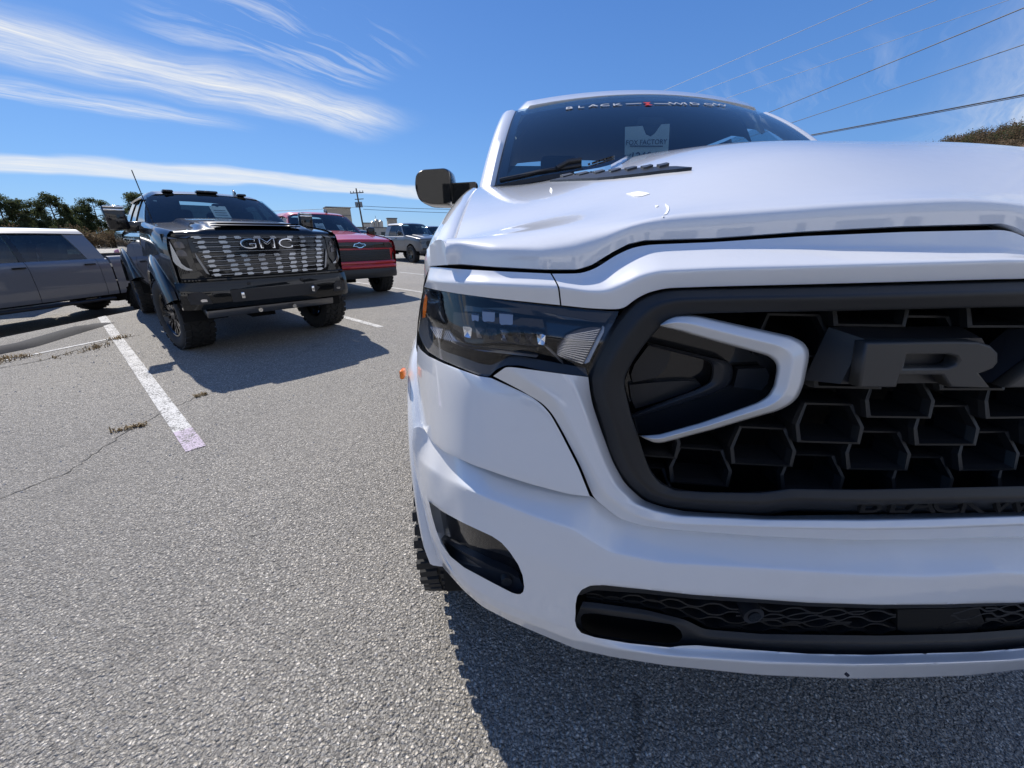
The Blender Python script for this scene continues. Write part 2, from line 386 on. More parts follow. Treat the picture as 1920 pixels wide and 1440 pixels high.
def finish(name, G, m, parent=ram, holes=(), mirror='join', sharp=None, hole_lip=.02, centre=True, both=False, bump=None):
    nr, nc = G.shape[:2]; F_ = grid_faces(nr, nc)
    keep = np.ones(len(F_), bool); P = G.reshape(-1, 3).copy(); lipf, lipv = [], []
    for h in holes:
        fc = np.array([P[list(f)][:, :2].mean(0) for f in F_]); ins = inside(h, fc[:, 0], fc[:, 1]) & keep
        vin = np.unique(np.array(F_)[ins].ravel()) if ins.any() else []
        keep &= ~ins
        vk = set(np.unique(np.array(F_)[keep].ravel())); bd = [v for v in vin if v in vk]
        for v in bd: P[v, :2] = near_on(h, P[v, :2])
        bs = set(bd)
        for f in np.array(F_)[ins]:                       # lip running back from the opening's edge
            pass
        ek = {}
        for f, kk in zip(F_, keep):
            for q in range(4):
                e = tuple(sorted((f[q], f[(q+1) % 4]))); ek.setdefault(e, []).append(kk)
        for e, ks in ek.items():
            if e[0] in bs and e[1] in bs and len(ks) == 2 and ks[0] != ks[1]: lipf.append(e)
    X = unproj(P[:, 0], P[:, 1], P[:, 2])
    if bump is not None: X = bump(X)
    V = list(X); FF = [f for f, kk in zip(F_, keep) if kk]
    if lipf:
        used = sorted({v for e in lipf for v in e}); mp = {}
        for v in used: mp[v] = len(V); V.append(unproj(P[v, 0], P[v, 1], P[v, 2]+hole_lip).reshape(3))
        FF += [(e[0], e[1], mp[e[1]], mp[e[0]]) for e in lipf]
    V = np.array(V)-RB
    if centre:
        V[np.abs(V[:, 0]) < 2e-3, 0] = 0
    if mirror == 'join':
        n = len(V); V2 = V*[-1, 1, 1]; V = np.concatenate([V, V2]); FF = FF+[tuple(n+i for i in f[::-1]) for f in FF]
    bm = bmesh.new(); vs = [bm.verts.new(p) for p in V]
    for f in FF:
        try: bm.faces.new([vs[i] for i in f])
        except ValueError: pass
    bmesh.ops.delete(bm, geom=[v for v in bm.verts if not v.link_faces], context='VERTS')
    if mirror == 'join': bmesh.ops.remove_doubles(bm, verts=[v for v in bm.verts if abs(v.co.x) < 4e-3], dist=3e-3)
    o = bmobj(name, bm, m, parent, smooth=True, sharp=sharp or 38)
    if mirror == 'copy': mirror_copy(o)
    return o
def mirror_copy(o):
    """the same part on the truck's other side"""
    me = o.data.copy(); me.transform(Matrix.Diagonal((-1, 1, 1, 1))); me.flip_normals()
    c = bpy.data.objects.new(o.name.split('.')[0], me); COL.objects.link(c); c.parent = o.parent
    for kk in o.keys():
        if kk in ('kind', 'label'): c[kk] = o[kk]
    return c
def coons(top, bottom, n=60, m=30, off=(0, 0), bow=0.0, left=None, right=None, smooth=2):
    a = resample([(*p, off[0]) if len(p) == 2 else p for p in top], n, smooth=smooth); c = resample([(*p, off[1]) if len(p) == 2 else p for p in bottom], n, smooth=smooth)
    l = resample([(p[0], p[1], 0) for p in (left or [top[0][:2], bottom[0][:2]])], m, smooth=smooth if left else 0)
    r = resample([(p[0], p[1], 0) for p in (right or [top[-1][:2], bottom[-1][:2]])], m, smooth=smooth if right else 0)
    for e, (s0, s1) in ((l, (a[0], c[0])), (r, (a[-1], c[-1]))):
        w = np.linspace(0, 1, m); e[:, 2] = s0[2]*(1-w)+s1[2]*w
        e[:, :2] += (s0[:2]-e[0, :2])*(1-w)[:, None]+(s1[:2]-e[-1, :2])*w[:, None]
    u = np.linspace(0, 1, n)[None, :, None]; v = np.linspace(0, 1, m)[:, None, None]
    G = (1-v)*a[None]+v*c[None]+(1-u)*l[:, None]+u*r[:, None]-((1-u)*(1-v)*a[0]+u*(1-v)*a[-1]+(1-u)*v*c[0]+u*v*c[-1])
    if bow: G[..., 2] -= bow*(4*u*(1-u)*4*v*(1-v))[..., 0]**.5
    return G
def with_roll(G, d=.014):
    """turn all four borders of a patch back by d so that the panel has an edge"""
    G = np.concatenate([G[:1], G, G[-1:]]); G = np.concatenate([G[:, :1], G, G[:, -1:]], 1)
    G = G.copy(); G[0, :, 2] += d; G[-1, :, 2] += d; G[1:-1, 0, 2] += d; G[1:-1, -1, 2] += d
    return G
white = M['white']
# ---- bumper
b0 = [(775,803),(790,797),(808,824),(883,866),(1000,905),(1106,928),(1162,972),(1240,990),(1430,1003),(1605,1010),(1736,1010),(1920,1002)]
b1 = [(773,832),(787,866),(831,897),(922,937),(1000,968),(1073,992),(1144,1036),(1240,1055),(1430,1066),(1605,1078),(1736,1082),(1920,1072)]
b2 = [(779,890),(800,955),(838,985),(925,1012),(1003,1045),(1072,1075),(1146,1090),(1250,1105),(1430,1120),(1605,1131),(1736,1133),(1920,1126)]
b3 = [(806,1000),(845,1066),(882,1100),(935,1128),(995,1152),(1070,1180),(1150,1202),(1250,1213),(1430,1220),(1605,1228),(1736,1225),(1920,1207)]
b4 = [(820,1040),(858,1090),(892,1118),(945,1148),(1005,1172),(1070,1199),(1150,1216),(1250,1230),(1430,1243),(1605,1247),(1736,1245),(1920,1235)]
b5 = [(832,1066),(870,1108),(905,1138),(959,1166),(1015,1190),(1080,1217),(1150,1232),(1250,1248),(1430,1266),(1605,1273),(1736,1270),(1920,1252)]
INTAKE = [(1079,1150),(1079,1134),(1082,1118),(1090,1106),(1106,1098),(1131,1097),(1209,1105),(1299,1115),(1430,1124),(1517,1130),(1649,1134),(1780,1133),(1920,1127),(2100,1118),(2100,1196),(1920,1207),(1830,1216),(1736,1225),(1627,1228),(1517,1226),(1386,1217),(1307,1210),(1277,1211),(1256,1214),(1178,1206),(1115,1195),(1090,1187),(1081,1176),(1078,1164)]
FOG = [(804,940),(831,960),(870,981),(922,1005),(940,1017),(956,1035),(972,1059),(980,1079),(983,1100),(981,1110),(974,1115),(961,1112),(922,1092),(870,1064),(844,1043),(828,1020),(818,995),(810,967)]
G = panel_px([b0, b1, b2, b3, b4, b5], [[-.07,-.02,.02]+[.05]*9, [-.09,-.055]+[-.004]*10, [-.09,-.057]+[-.008]*10, [-.05]+[0]*5+[.012,.02,.026,.026,.026,.026], [-.02]+[.006]*5+[.004]*6, [.014]+[.022]*11], n=170, vstep=5., su=3, sv=2, roll=.05)
finish('front_bumper', G, white, holes=(INTAKE, FOG), hole_lip=.035)
# ---- panel below the headlight
cp_top = [(783,646),(789,656),(802,667),(831,681),(865,694),(896,705),(921,709)]
cp_bot = [(789,792),(796,806),(808,827),(831,846),(883,870),(948,893),(1000,909),(1065,926),(1106,931)]
cp_r = [(921,709),(948,721),(974,733),(995,743),(1016,759),(1032,777),(1052,813),(1084,876),(1106,931)]
cp_l = [(783,646),(781,690),(782,740),(785,775),(789,792)]
finish('lower_fascia_panel', with_roll(coons(cp_top, cp_bot, 70, 50, (.03, .004), .004, cp_l, cp_r), .03), white, mirror='copy')
# ---- surround of the grille
o_ = [(925,705),(977,732),(1019,757),(1036,776),(1056,811),(1089,875),(1113,934),(1162,973),(1200,985),(1255,993),(1430,1006),(1605,1013),(1736,1012),(1920,1004)]
c1_ = [(950,687),(992,716),(1036,743),(1054,768),(1072,803),(1105,870),(1131,921),(1175,960),(1212,975),(1262,983),(1430,989),(1605,992),(1736,990),(1920,983)]
c2_ = [(1060,702),(1076,724),(1087,749),(1097,774),(1108,805),(1132,866),(1153,908),(1190,944),(1228,958),(1272,967),(1435,974),(1620,975),(1736,973),(1920,967)]
i_ = [(1103,707),(1105,727),(1109,752),(1117,777),(1127,806),(1149,866),(1171,906),(1206,938),(1242,950),(1282,958),(1440,967),(1640,964),(1736,962),(1920,959)]
G = panel_px([o_, c1_, c2_, i_], [[.018]*7+[.022]*7, [.002]*14, [.010]*14, [.035]*7+[.045]*7], n=170, vstep=5., su=4, sv=4, roll=.03)
finish('grille_surround', G, white)
# ---- header strip above the headlights and the grille
t0 = [(806,500),(830,502),(867,505),(940,509),(1032,513),(1090,513),(1118,503),(1152,480),(1184,465),(1215,459),(1340,454),(1507,443),(1695,435),(1882,431),(1904,436),(1925,447),(1950,456)]
t1 = [(803,510),(826,512),(864,515),(936,519),(1038,523),(1092,523),(1124,514),(1160,492),(1192,478),(1225,471),(1345,466),(1510,463),(1700,464),(1882,466),(1904,468),(1925,471),(1950,474)]
t2 = [(800,526),(822,528),(862,530),(930,533),(1046,538),(1100,546),(1135,547),(1168,534),(1200,517),(1236,508),(1345,503),(1510,499),(1700,493),(1882,487),(1904,487),(1925,487),(1950,486)]
t3 = [(795,538),(815,543),(856,550),(922,559),(1050,572),(1105,578),(1167,581),(1189,562),(1215,548),(1249,540),(1340,537),(1510,533),(1700,528),(1882,523),(1904,523),(1925,522),(1950,521)]
of = [[.05]*5+[.062,.07,.08]+[.085]*9, [.043]*5+[.055,.06,.068]+[.074]*9, [.026]*17, [.034]*6+[.032]*11]
sl_ = slice(0, 5)
G = panel_px([t0[sl_], t1[sl_], t2[sl_], t3[sl_]], [o[sl_] for o in of], n=60, vstep=4., centre=False, sv=4, roll=0)
finish('headlight_header', with_roll(G, .02), white, mirror='copy')
def shift(r): return [(r[4][0]+3, r[4][1]+.3)]+r[5:]
G = panel_px([shift(t0), shift(t1), shift(t2), shift(t3)], [o[4:] for o in of], n=150, vstep=4., sv=4, su=4, roll=.02)
finish('grille_header', G, white)
# ---- grille frame
fo = [(1920,522),(1580,532),(1392,536),(1288,538),(1249,540),(1215,548),(1189,562),(1168,582),(1145,612),(1125,648),(1105,690),(1102,708),(1106,742),(1124,799),(1137,846),(1154,881),(1176,911),(1211,940),(1264,954),(1342,962),(1439,966),(1461,961),(1482,958),(1649,963),(1920,958)]
fi = [(1915,575),(1575,583),(1420,585),(1340,587),(1300,588),(1273,592),(1252,600),(1236,613),(1215,637),(1198,660),(1182,685),(1171,708),(1171,726),(1184,781),(1197,818),(1212,866),(1222,888),(1238,907),(1265,919),(1330,923),(1425,924),(1455,920),(1482,916),(1605,918),(1920,911)]
lerp = lambda A_, B_, w: [(a[0]+(b_[0]-a[0])*w, a[1]+(b_[1]-a[1])*w) for a, b_ in zip(A_, B_)]
G = panel_px([fo, lerp(fo, fi, .12), lerp(fo, fi, .42), lerp(fo, fi, .55), fi, lerp(fo, fi, 1.001)], [.062, .030, .010, .008, .016, .12], n=300, vstep=5., both=True, su=1, sv=1, roll=.02)
gfr = finish('grille_frame', G, M['plastic'])
# ---- white hook-shaped accents
ao = [(1238,608),(1249,599),(1267,591),(1294,590),(1314,592),(1366,604),(1425,617),(1484,630),(1507,641),(1517,656),(1517,672),(1507,721),(1497,745),(1481,760),(1458,771),(1400,787),(1340,805),(1290,818),(1241,831),(1226,831),(1210,824),(1197,816)]
ai = [(1239,612),(1250,615),(1263,618),(1275,621),(1288,625),(1340,640),(1392,654),(1439,667),(1452,677),(1456,687),(1455,700),(1450,724),(1439,742),(1430,748),(1418,755),(1366,774),(1314,792),(1275,803),(1236,814),(1222,815),(1208,816),(1198,817)]
G = panel_px([lerp(ao, ai, -.001), ao, lerp(ao, ai, .10), lerp(ao, ai, .5), lerp(ao, ai, .92), ai, lerp(ao, ai, 1.001)], [.10, .030, .012, .000, .010, .022, .10], n=130, vstep=3., centre=False, su=2, sv=1, roll=0)
finish('grille_accent', G, white, mirror='copy')
# black shell lying inside the accent
def plate(name, poly, off, m, parent=ram, depth=.05, holes_in=None, mirror='copy', bow=0.):
    """a solid piece with the traced outline, its face on the front surface set back by off"""
    P = resample(list(poly)+[poly[0]], max(12, 2*len(poly)), smooth=0)[:-1]
    n = len(P); o0 = np.full(n, off) if np.isscalar(off) else np.interp(np.linspace(0, 1, n), np.linspace(0, 1, len(off)), off)
    c = np.r_[P.mean(0), o0.mean()-bow]
    A0 = unproj(P[:, 0], P[:, 1], o0)-RB; B0 = A0+[0, depth, 0]; cc = unproj(c[0], c[1], c[2]).reshape(3)-RB
    V = list(A0)+list(B0)+[cc]; F_ = [(i, (i+1) % n, 2*n) for i in range(n)]+[(i, n+i, n+(i+1) % n, (i+1) % n) for i in range(n)]
    bm = bmesh.new(); vs = [bm.verts.new(p) for p in V]
    for f in F_: bm.faces.new([vs[i] for i in f])
    o = bmobj(name, bm, m, parent, smooth=True, sharp=25)
    if mirror == 'copy': mirror_copy(o)
    return o
def ring(name, po, pi, offs, m, parent=ram, n=60, mirror='copy', closed=True, su=1, mids=(.5,)):
    """frame between two traced outlines"""
    if closed: po = list(po)+[po[0]]; pi = list(pi)+[pi[0]]
    rows = [lerp(po, pi, -.001), po]+[lerp(po, pi, w) for w in mids]+[pi, lerp(po, pi, 1.001)]
    G = panel_px(rows, offs, n=n, vstep=4., centre=False, su=su, sv=1, roll=0)
    return finish(name, G, m, parent, mirror=mirror)
plate('accent_backing', [(1239,612),(1288,625),(1392,654),(1439,667),(1452,677),(1456,687),(1450,724),(1439,742),(1418,755),(1314,792),(1236,814),(1196,816),(1184,781),(1171,716),(1182,685),(1215,637)], .088, M['gloss'], depth=.02)
ring('accent_rib', [(1214,642),(1280,658),(1340,672),(1366,678),(1375,688),(1374,711),(1366,724),(1340,737),(1280,756),(1186,784)], [(1222,650),(1278,664),(1325,676),(1334,683),(1335,692),(1333,710),(1327,719),(1300,732),(1262,746),(1184,776)], [.085, .062, .056, .062, .085], M['satin'], closed=False, n=50)
plate('accent_fin', [(1180,722),(1240,716),(1290,714),(1325,718),(1290,735),(1240,752),(1186,768)], .078, M['satin'], depth=.012)
plate('accent_fin', [(1216,648),(1262,660),(1240,706),(1180,718),(1186,688)], .075, M['satin'], depth=.012)
plate('accent_fin', [(1384,692),(1440,690),(1444,712),(1430,732),(1376,726)], .072, M['satin'], depth=.012)
# ---- grille mesh: honeycomb of bevelled cells
def hexcell(w, flat, h, wall, deep):
    """one cell: six-sided ring, narrower at the front edge"""
    o = [(-w/2, -h*.06), (-flat*.40, h/2), (flat*.40, h/2), (w/2, -h*.06), (flat*.52, -h/2), (-flat*.52, -h/2)]
    V = []
    for sc, y in ((1.0, deep), (1.0, .008), (.965, 0.0), (.86, 0.0), (.80, .012), (.76, deep)):
        for x, z in o: V.append((x*sc, y+.030*max(0, z/h+.35), z*(sc if sc > .99 else sc-.02)))
    F_ = [(i*6+j, i*6+(j+1) % 6, (i+1)*6+(j+1) % 6, (i+1)*6+j) for i in range(5) for j in range(6)]
    me = bpy.data.meshes.new('grille_cell'); me.from_pydata(V, [], F_); me.update(); me.materials.append(M['cell']); return me
grille = plate('grille', [(1160,560),(1560,550),(1910,545),(2120,540),(1990,930),(1480,935),(1260,930),(1190,840),(1160,720)], .20, M['void'], depth=.01, mirror='none')
def plane_pt(px, py, Y): return at_y(px, py, Y)-RB
p0 = plane_pt(1590, 806, .525); p1 = plane_pt(1800, 806, .525); pitch = (p1-p0)[0]; p2 = plane_pt(1590, 852, .53); ph = (p0-p2)[2]*2
cme = hexcell(pitch*.60, pitch*.53, ph*.66, .01, .06)
ncell = 0
FI = [(x, y) for x, y in fi]; FI2 = FI+[(2300, 905), (2300, 565)]; AO = ao+[(1165, 720)]
for i in range(-9, 1):
    for j in range(-9, 10):
        x = i*pitch/2; z = p0[2]+ph*.5+j*ph+(ph/2 if i % 2 else 0)
        if x < -.66: continue
        y = float(plan(x))-.45+.072
        wx, wy, wz = x+CX, y+.45, z
        vx = wx*math.cos(YAW)-wy*math.sin(YAW); vf = wx*math.sin(YAW)+wy*math.cos(YAW); up = wz-CAM_H
        dd = vf*math.cos(PITCH)-up*math.sin(PITCH); qx = 960+FPX*vx/dd; qy = 720-FPX*(vf*math.sin(PITCH)+up*math.cos(PITCH))/dd
        if not inside(FI2, np.array([qx]), np.array([qy]))[0] and not inside(FI2, np.array([qx+30]), np.array([qy-22]))[0] and not inside(FI2, np.array([qx+20]), np.array([qy+22]))[0]: continue
        if qy > 925 or qy < 572 or inside(AO, np.array([qx]), np.array([qy]))[0]: continue
        for s in ((1, -1) if abs(x) > 1e-3 else (1,)):
            c = bpy.data.objects.new('grille_cell', cme); COL.objects.link(c); c.parent = grille
            c.location = (x*s, y, z); c.rotation_euler = (0, 0, -math.atan(.34*x)*s*-1); ncell += 1
# ---- raised letters on the grille
LY = .488
def letter(name, faces, parent=ram, Y=LY):
    """letter face from outlines (outer, then holes) on the badge plane with splayed flanks"""
    cu = bpy.data.curves.new(name, 'CURVE'); cu.dimensions = '2D'; cu.fill_mode = 'BOTH'
    for poly in faces:
        sp_ = cu.splines.new('POLY'); sp_.points.add(len(poly)-1); sp_.use_cyclic_u = True
        for p, q in zip(sp_.points, poly): p.co = (*q, 0, 1)
    cu.extrude = .007; cu.bevel_depth = .003; cu.bevel_resolution = 1; cu.offset = -.0028
    o = bpy.data.objects.new(name, cu); COL.objects.link(o); dg = bpy.context.evaluated_depsgraph_get()
    me = bpy.data.meshes.new_from_object(o.evaluated_get(dg)); bpy.data.objects.remove(o)
    me.name = name; me.transform(frame((0, Y-.45, 0), (1, 0, 0), (0, 0, 1))); return link(name, me, M['badge'], parent)
M['badge'] = grain(mat('badge_black', (.045, .044, .042), .42), 900, .1)
def pl(*pts): return [tuple((at_y(x, y, LY)-RB)[[0, 2]]) for x, y in pts]
Rf = [pl((1600,722),(1613,640),(1780,637),(1821,638),(1843,645),(1856,658),(1856,676),(1847,687),(1830,694),(1822,696),(1843,723),(1769,722),(1753,699),(1676,699),(1669,722)),
      pl((1688,661),(1765,661),(1780,665),(1784,673),(1778,681),(1764,686),(1682,687))]
letter('letter_r', Rf)
xs_ = np.array(Rf[0]); zt = xs_[:, 1].max(); zb = xs_[:, 1].min(); lh = zt-zb; wA = .215
letter('letter_a', [[(-wA*.5, zb), (-wA*.24, zt), (wA*.24, zt), (wA*.5, zb), (wA*.27, zb), (wA*.21, zb+lh*.24), (-wA*.21, zb+lh*.24), (-wA*.27, zb)], [(-wA*.15, zb+lh*.46), (-wA*.08, zb+lh*.75), (wA*.08, zb+lh*.75), (wA*.15, zb+lh*.46)]])
mx0 = -xs_[:, 0].max(); mx1 = mx0+.225
letter('letter_m', [[(mx0, zb), (mx0, zt), (mx0+.065, zt), ((mx0+mx1)/2, zb+lh*.45), (mx1-.065, zt), (mx1, zt), (mx1, zb), (mx1-.05, zb), (mx1-.05, zb+lh*.6), ((mx0+mx1)/2, zb+.005), (mx0+.05, zb+lh*.6), (mx0+.05, zb)]])
bp = pl((1587,622),(1600,722),(1557,726))
def splay(face, k0, k1, d0, d1):
    """flank of a raised letter: outline near the face, spread outline at its foot"""
    P = np.array(face); c = P.mean(0); n = len(P); V = [(c[0]+(p[0]-c[0])*k0, LY-.45+d0, c[1]+(p[1]-c[1])*k0) for p in P]+[(c[0]+(p[0]-c[0])*k1[0], LY-.45+d1, c[1]+(p[1]-c[1])*k1[1]) for p in P]
    return mesh('badge_base', V, [(i, (i+1) % n, n+(i+1) % n, n+i) for i in range(n)]+[tuple(range(n))[::-1]], M['satin'], ram, False)
rl, rr_x = xs_[:, 0].min(), xs_[:, 0].max()
for f_ in ([(rl, zb), (rl+.012, zt), (rr_x-.02, zt), (rr_x, zt-.02), (rr_x, zb)], [(-wA*.5, zb), (-wA*.24, zt), (wA*.24, zt), (wA*.5, zb)], [(-rl, zb), (-rl-.012, zt), (-rr_x+.02, zt), (-rr_x, zt-.02), (-rr_x, zb)]):
    splay(f_, .98, (1.16, 1.22), .010, .05)
# lettering pressed into the lower rail of the frame
for x, ch in zip((1630, 1683, 1727, 1772, 1822, 1893), 'BLACKW'):
    q = unproj(x, 945, .0165).reshape(3)-RB; q1 = unproj(x+20, 945, .0165).reshape(3)-RB; q2 = unproj(x, 930, .0285).reshape(3)-RB
    text_mesh('frame_letter', ch, .046, frame(q, q1-q, (0, .12, 1)), M['void'], gfr, .003, 1.5)
for i, ch in enumerate('IDOW'):
    q = np.array([.085+i*.06, unproj(1920, 935, .0235).reshape(3)[1]-.45, unproj(1920, 936, .0235).reshape(3)[2]])
    text_mesh('frame_letter', ch, .046, frame(q, (1, 0, 0), (0, .5, 1)), M['gloss'], gfr, .0015, 1.5)
# ---- lower intake
ip = [(1070,1150),(1078,1108),(1106,1090),(1209,1097),(1430,1116),(1649,1126),(1920,1119),(2100,1110),(2100,1204),(1920,1216),(1736,1234),(1627,1236),(1386,1226),(1256,1222),(1115,1203),(1078,1186)]
def halfback(name, rows, offs, m, **kw):
    return finish(name, panel_px(rows, offs, centre=True, **kw), m)
top_ = [(1076,1112),(1106,1096),(1209,1104),(1299,1114),(1430,1123),(1517,1129),(1649,1133),(1780,1132),(1920,1126)]
u2 = [(1090,1116),(1112,1106),(1209,1113),(1299,1123),(1430,1131),(1517,1137),(1649,1141),(1780,1140),(1920,1134)]
u3 = [(1093,1128),(1115,1130),(1209,1143),(1285,1162),(1320,1180),(1430,1189),(1649,1192),(1780,1189),(1920,1180)]
u4 = [(1088,1140),(1115,1142),(1209,1154),(1278,1172),(1312,1195),(1430,1203),(1649,1208),(1780,1204),(1920,1193)]
u5 = [(1076,1170),(1115,1196),(1209,1210),(1278,1213),(1312,1212),(1430,1222),(1649,1230),(1780,1224),(1920,1209)]
finish('intake_frame', panel_px([top_, u2], [.026, .034], n=90, vstep=4., su=2, sv=0, roll=.03), M['plastic'])
finish('intake_frame', panel_px([u3, u4, u5], [.04, .03, .04], n=90, vstep=4., su=3, sv=1, roll=.03), M['plastic'], holes=([(1088,1158),(1094,1151),(1112,1150),(1209,1163),(1262,1171),(1276,1182),(1280,1194),(1272,1204),(1250,1206),(1178,1199),(1110,1188),(1092,1178)],), hole_lip=.06)
finish('intake_backing', panel_px([[(1074,1095),(1209,1095),(1430,1112),(1649,1122),(1920,1116)], [(1074,1195),(1209,1214),(1430,1228),(1649,1236),(1920,1214)]], [.10, .11], n=30, vstep=20., roll=0), M['void'])
plate('intake_blank', [(1683,1143),(1846,1140),(1846,1186),(1683,1190)], .052, M['void'], mirror='none')
# wavy mesh strands in the long slot
def strand(y0f, px0, px1, ph_):
    P = []; x = px0; kq = ph_
    amp = 4.2
    while x < px1:
        sgn = 1 if kq % 2 else -1
        P += [(x, y0f(x)+sgn*amp), (min(px1, x+22), y0f(min(px1, x+22))+sgn*amp)]; x += 38; kq += 1
    P = resample([(p[0], p[1], .052) for p in P], max(20, len(P)*3), smooth=1)
    A0 = unproj(P[:, 0], P[:, 1], P[:, 2])-RB; V = []; 
    for a in A0: V += [a+[0, 0, .0022], a+[0, 0, -.0022], a+[0, .02, -.0022], a+[0, .02, .0022]]
    n = len(A0); F_ = [(i*4+j, i*4+(j+1) % 4, i*4+4+(j+1) % 4, i*4+4+j) for i in range(n-1) for j in range(4)]
    return V, F_
for lev in (.06, .36, .66, .95):
    f = lambda x, lev=lev: np.interp(x, [1093, 1209, 1299, 1430, 1649, 1920], [1117, 1120, 1131, 1139, 1147, 1141])*(1-lev)+np.interp(x, [1093, 1209, 1285, 1320, 1430, 1649, 1920], [1126, 1140, 1158, 1174, 1184, 1188, 1177])*lev
    for px0, px1 in ((1100, 1680), (1848, 2030)):
        V, F_ = strand(f, px0, px1, int(round(lev*3))); o = mesh('mesh_strand', V, F_, M['cell'], ram, smooth=False); mirror_copy(o)
q = unproj(1410, 1150, .045).reshape(3)-RB
cyl('parking_sensor', q+[0, .02, 0], q+[0, -.006, 0], .020, M['satin'], ram, 20); cyl('parking_sensor', q+[0, 0, 0], q+[0, -.009, 0], .012, M['gloss'], ram, 20)
# ---- fog pocket insert
fp = [(1.0*x, y) for x, y in FOG]
G = coons([(800,930),(831,952),(870,973),(922,997),(960,1030),(985,1075)], [(812,985),(826,1026),(844,1050),(870,1072),(922,1100),(990,1124)], 30, 20, (.012, .03)); G[..., 2] += .022
finish('fog_insert', G, M['gloss'], mirror='copy')
plate('fog_shelf', [(826,1010),(870,1036),(922,1062),(962,1078),(981,1090),(981,1110),(974,1115),(961,1112),(922,1092),(870,1064),(844,1043)], .022, M['satin'], depth=.02)
q = unproj(949, 1089, .018).reshape(3)-RB; o = cyl('parking_sensor', q+[0, .02, 0], q+[.001, -.004, 0], .012, M['plastic'], ram, 20); mirror_copy(o)
# ---- headlight
M['projector'] = mat('projector_reflection_blue', (.20, .28, .42), .06, 0, .6)  # pale blue base colour stands in for a mirrored bright window
ht = [(795,540),(800,541),(815,544),(845,549),(870,552),(900,557),(922,560),(948,563),(974,566),(1013,570),(1052,574),(1105,580),(1161,584)]
hb = [(784,618),(790,638),(802,659),(825,673),(855,686),(896,703),(916,707),(931,692),(948,685),(974,685),(1013,694),(1052,701),(1102,706)]
G = panel_px([ht, lerp(ht, hb, .5), hb], [.040, .020, .036], n=90, vstep=5., centre=False, su=1, sv=2, roll=0)
hl = finish('headlight', with_roll((G+np.array([0, 0, .075]))[:, 14:], -.04), M['gloss'], mirror='none')
lens = finish('headlight_lens', with_roll(G, .008), M['lens'], hl, mirror='none')
hi = lerp(ht, hb, .0)
hb2 = [(800,560),(804,632),(818,650),(840,661),(868,670),(900,682),(922,685),(940,676),(955,668),(978,668),(1015,675),(1054,682),(1098,690)]
G2 = panel_px([hb2, hb], [.062, .052], n=90, vstep=5., centre=False, su=2, sv=0, roll=0)
lamps = [lens]
lamps.append(finish('lamp_bezel', with_roll(G2, .02), M['trimgrey'], hl, mirror='none'))
lamps.append(plate('upper_bezel', [(800,545),(870,556),(960,568),(1050,578),(1155,588),(1145,606),(1050,598),(960,586),(870,572),(803,560)], .066, M['gloss'], hl, mirror='none', depth=.01))
lamps.append(plate('amber_reflector', [(797,552),(801,556),(800,575),(797,597),(792,598),(793,575)], .050, M['amber'], hl, mirror='none', depth=.01))
for i in range(12):                                            # fan of bright ribs
    x0 = 806+i*4.3; y0 = 612+i*1.0; x1 = 819+i*3.9; y1 = 634+i*1.1
    if i > 8: y0 += (i-8)*5
    lamps.append(plate('reflector_rib', [(x0, y0), (x0+2.0, y0), (x1+2.0, y1), (x1, y1)], .068, M['decal_white'], hl, mirror='none', depth=.01))
lamps.append(plate('turn_lens', [(1062,628),(1084,618),(1108,613),(1132,614),(1121,650),(1098,684),(1066,678),(1042,664),(1046,648)], .058, M['smoke'], hl, mirror='none', depth=.012))
for i in range(15):
    w = i/14; a = (1060-18*w, 629+34*w); c = (1130-33*w, 616+66*w)
    lamps.append(plate('lens_rib', [a, c, (c[0]-.6, c[1]+2.0), (a[0]-.6, a[1]+2.0)], .0555, M['reflector'], hl, mirror='none', depth=.004))
lamps.append(plate('lens_edge', [(1133,613),(1137,613),(1101,686),(1096,684)], .052, M['decal_white'], hl, mirror='none', depth=.01))
lamps.append(plate('lamp_fin', [(1020,648),(1024,646),(1060,683),(1055,683)], .052, M['steel'], hl, mirror='none', depth=.01))
for x0, y0, x1, y1 in ((904,584,928,606),(936,588,962,612),(884,590,898,604)):
    lamps.append(plate('projector', [(x0, y0), (x1, y0+2), (x1-1, y1), (x1-5, y1-3), (x0+6, y1-4), (x0+1, y1-1)], .058, M['projector'], hl, mirror='none', depth=.02))
lamps.append(plate('lamp_cavity', [(850,585),(1030,600),(1022,640),(1000,664),(900,655),(850,640)], .085, M['gloss'], hl, mirror='none', depth=.02))
for i in range(7):
    x0 = 868+i*23; y0 = 612+i*2.3
    lamps.append(plate('reflector_facet', [(x0, y0), (x0+17, y0+1.6), (x0+15, y0+22), (x0+3, y0+20)], .060, M['smoke' if i % 3 else 'reflector'], hl, mirror='none', depth=.012, bow=.010*(1 if i % 2 else -1)))
for i in range(0): lamps.append(plate('lamp_led', [(868+i*17, 578+i*1.9), (878+i*17, 579+i*1.9), (877+i*17, 583+i*1.9), (869+i*17, 582+i*1.9)], .062, M['decal_white'], hl, mirror='none', depth=.006))
lamps.append(plate('lamp_rail', [(846,641),(900,653),(1000,664),(1018,668),(1016,672),(998,669),(898,658),(846,645)], .054, M['steel'], hl, mirror='none', depth=.01))
hl2 = mirror_copy(hl)
for o in lamps:
    c = mirror_copy(o); c.parent = hl2
# ---- dark core behind everything so that gaps are black
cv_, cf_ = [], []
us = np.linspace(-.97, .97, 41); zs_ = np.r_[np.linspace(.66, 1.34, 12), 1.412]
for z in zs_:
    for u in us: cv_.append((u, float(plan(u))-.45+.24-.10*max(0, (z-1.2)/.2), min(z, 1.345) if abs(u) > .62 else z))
mesh('front_core', cv_, grid_faces(len(zs_), len(us)), M['void'], ram)
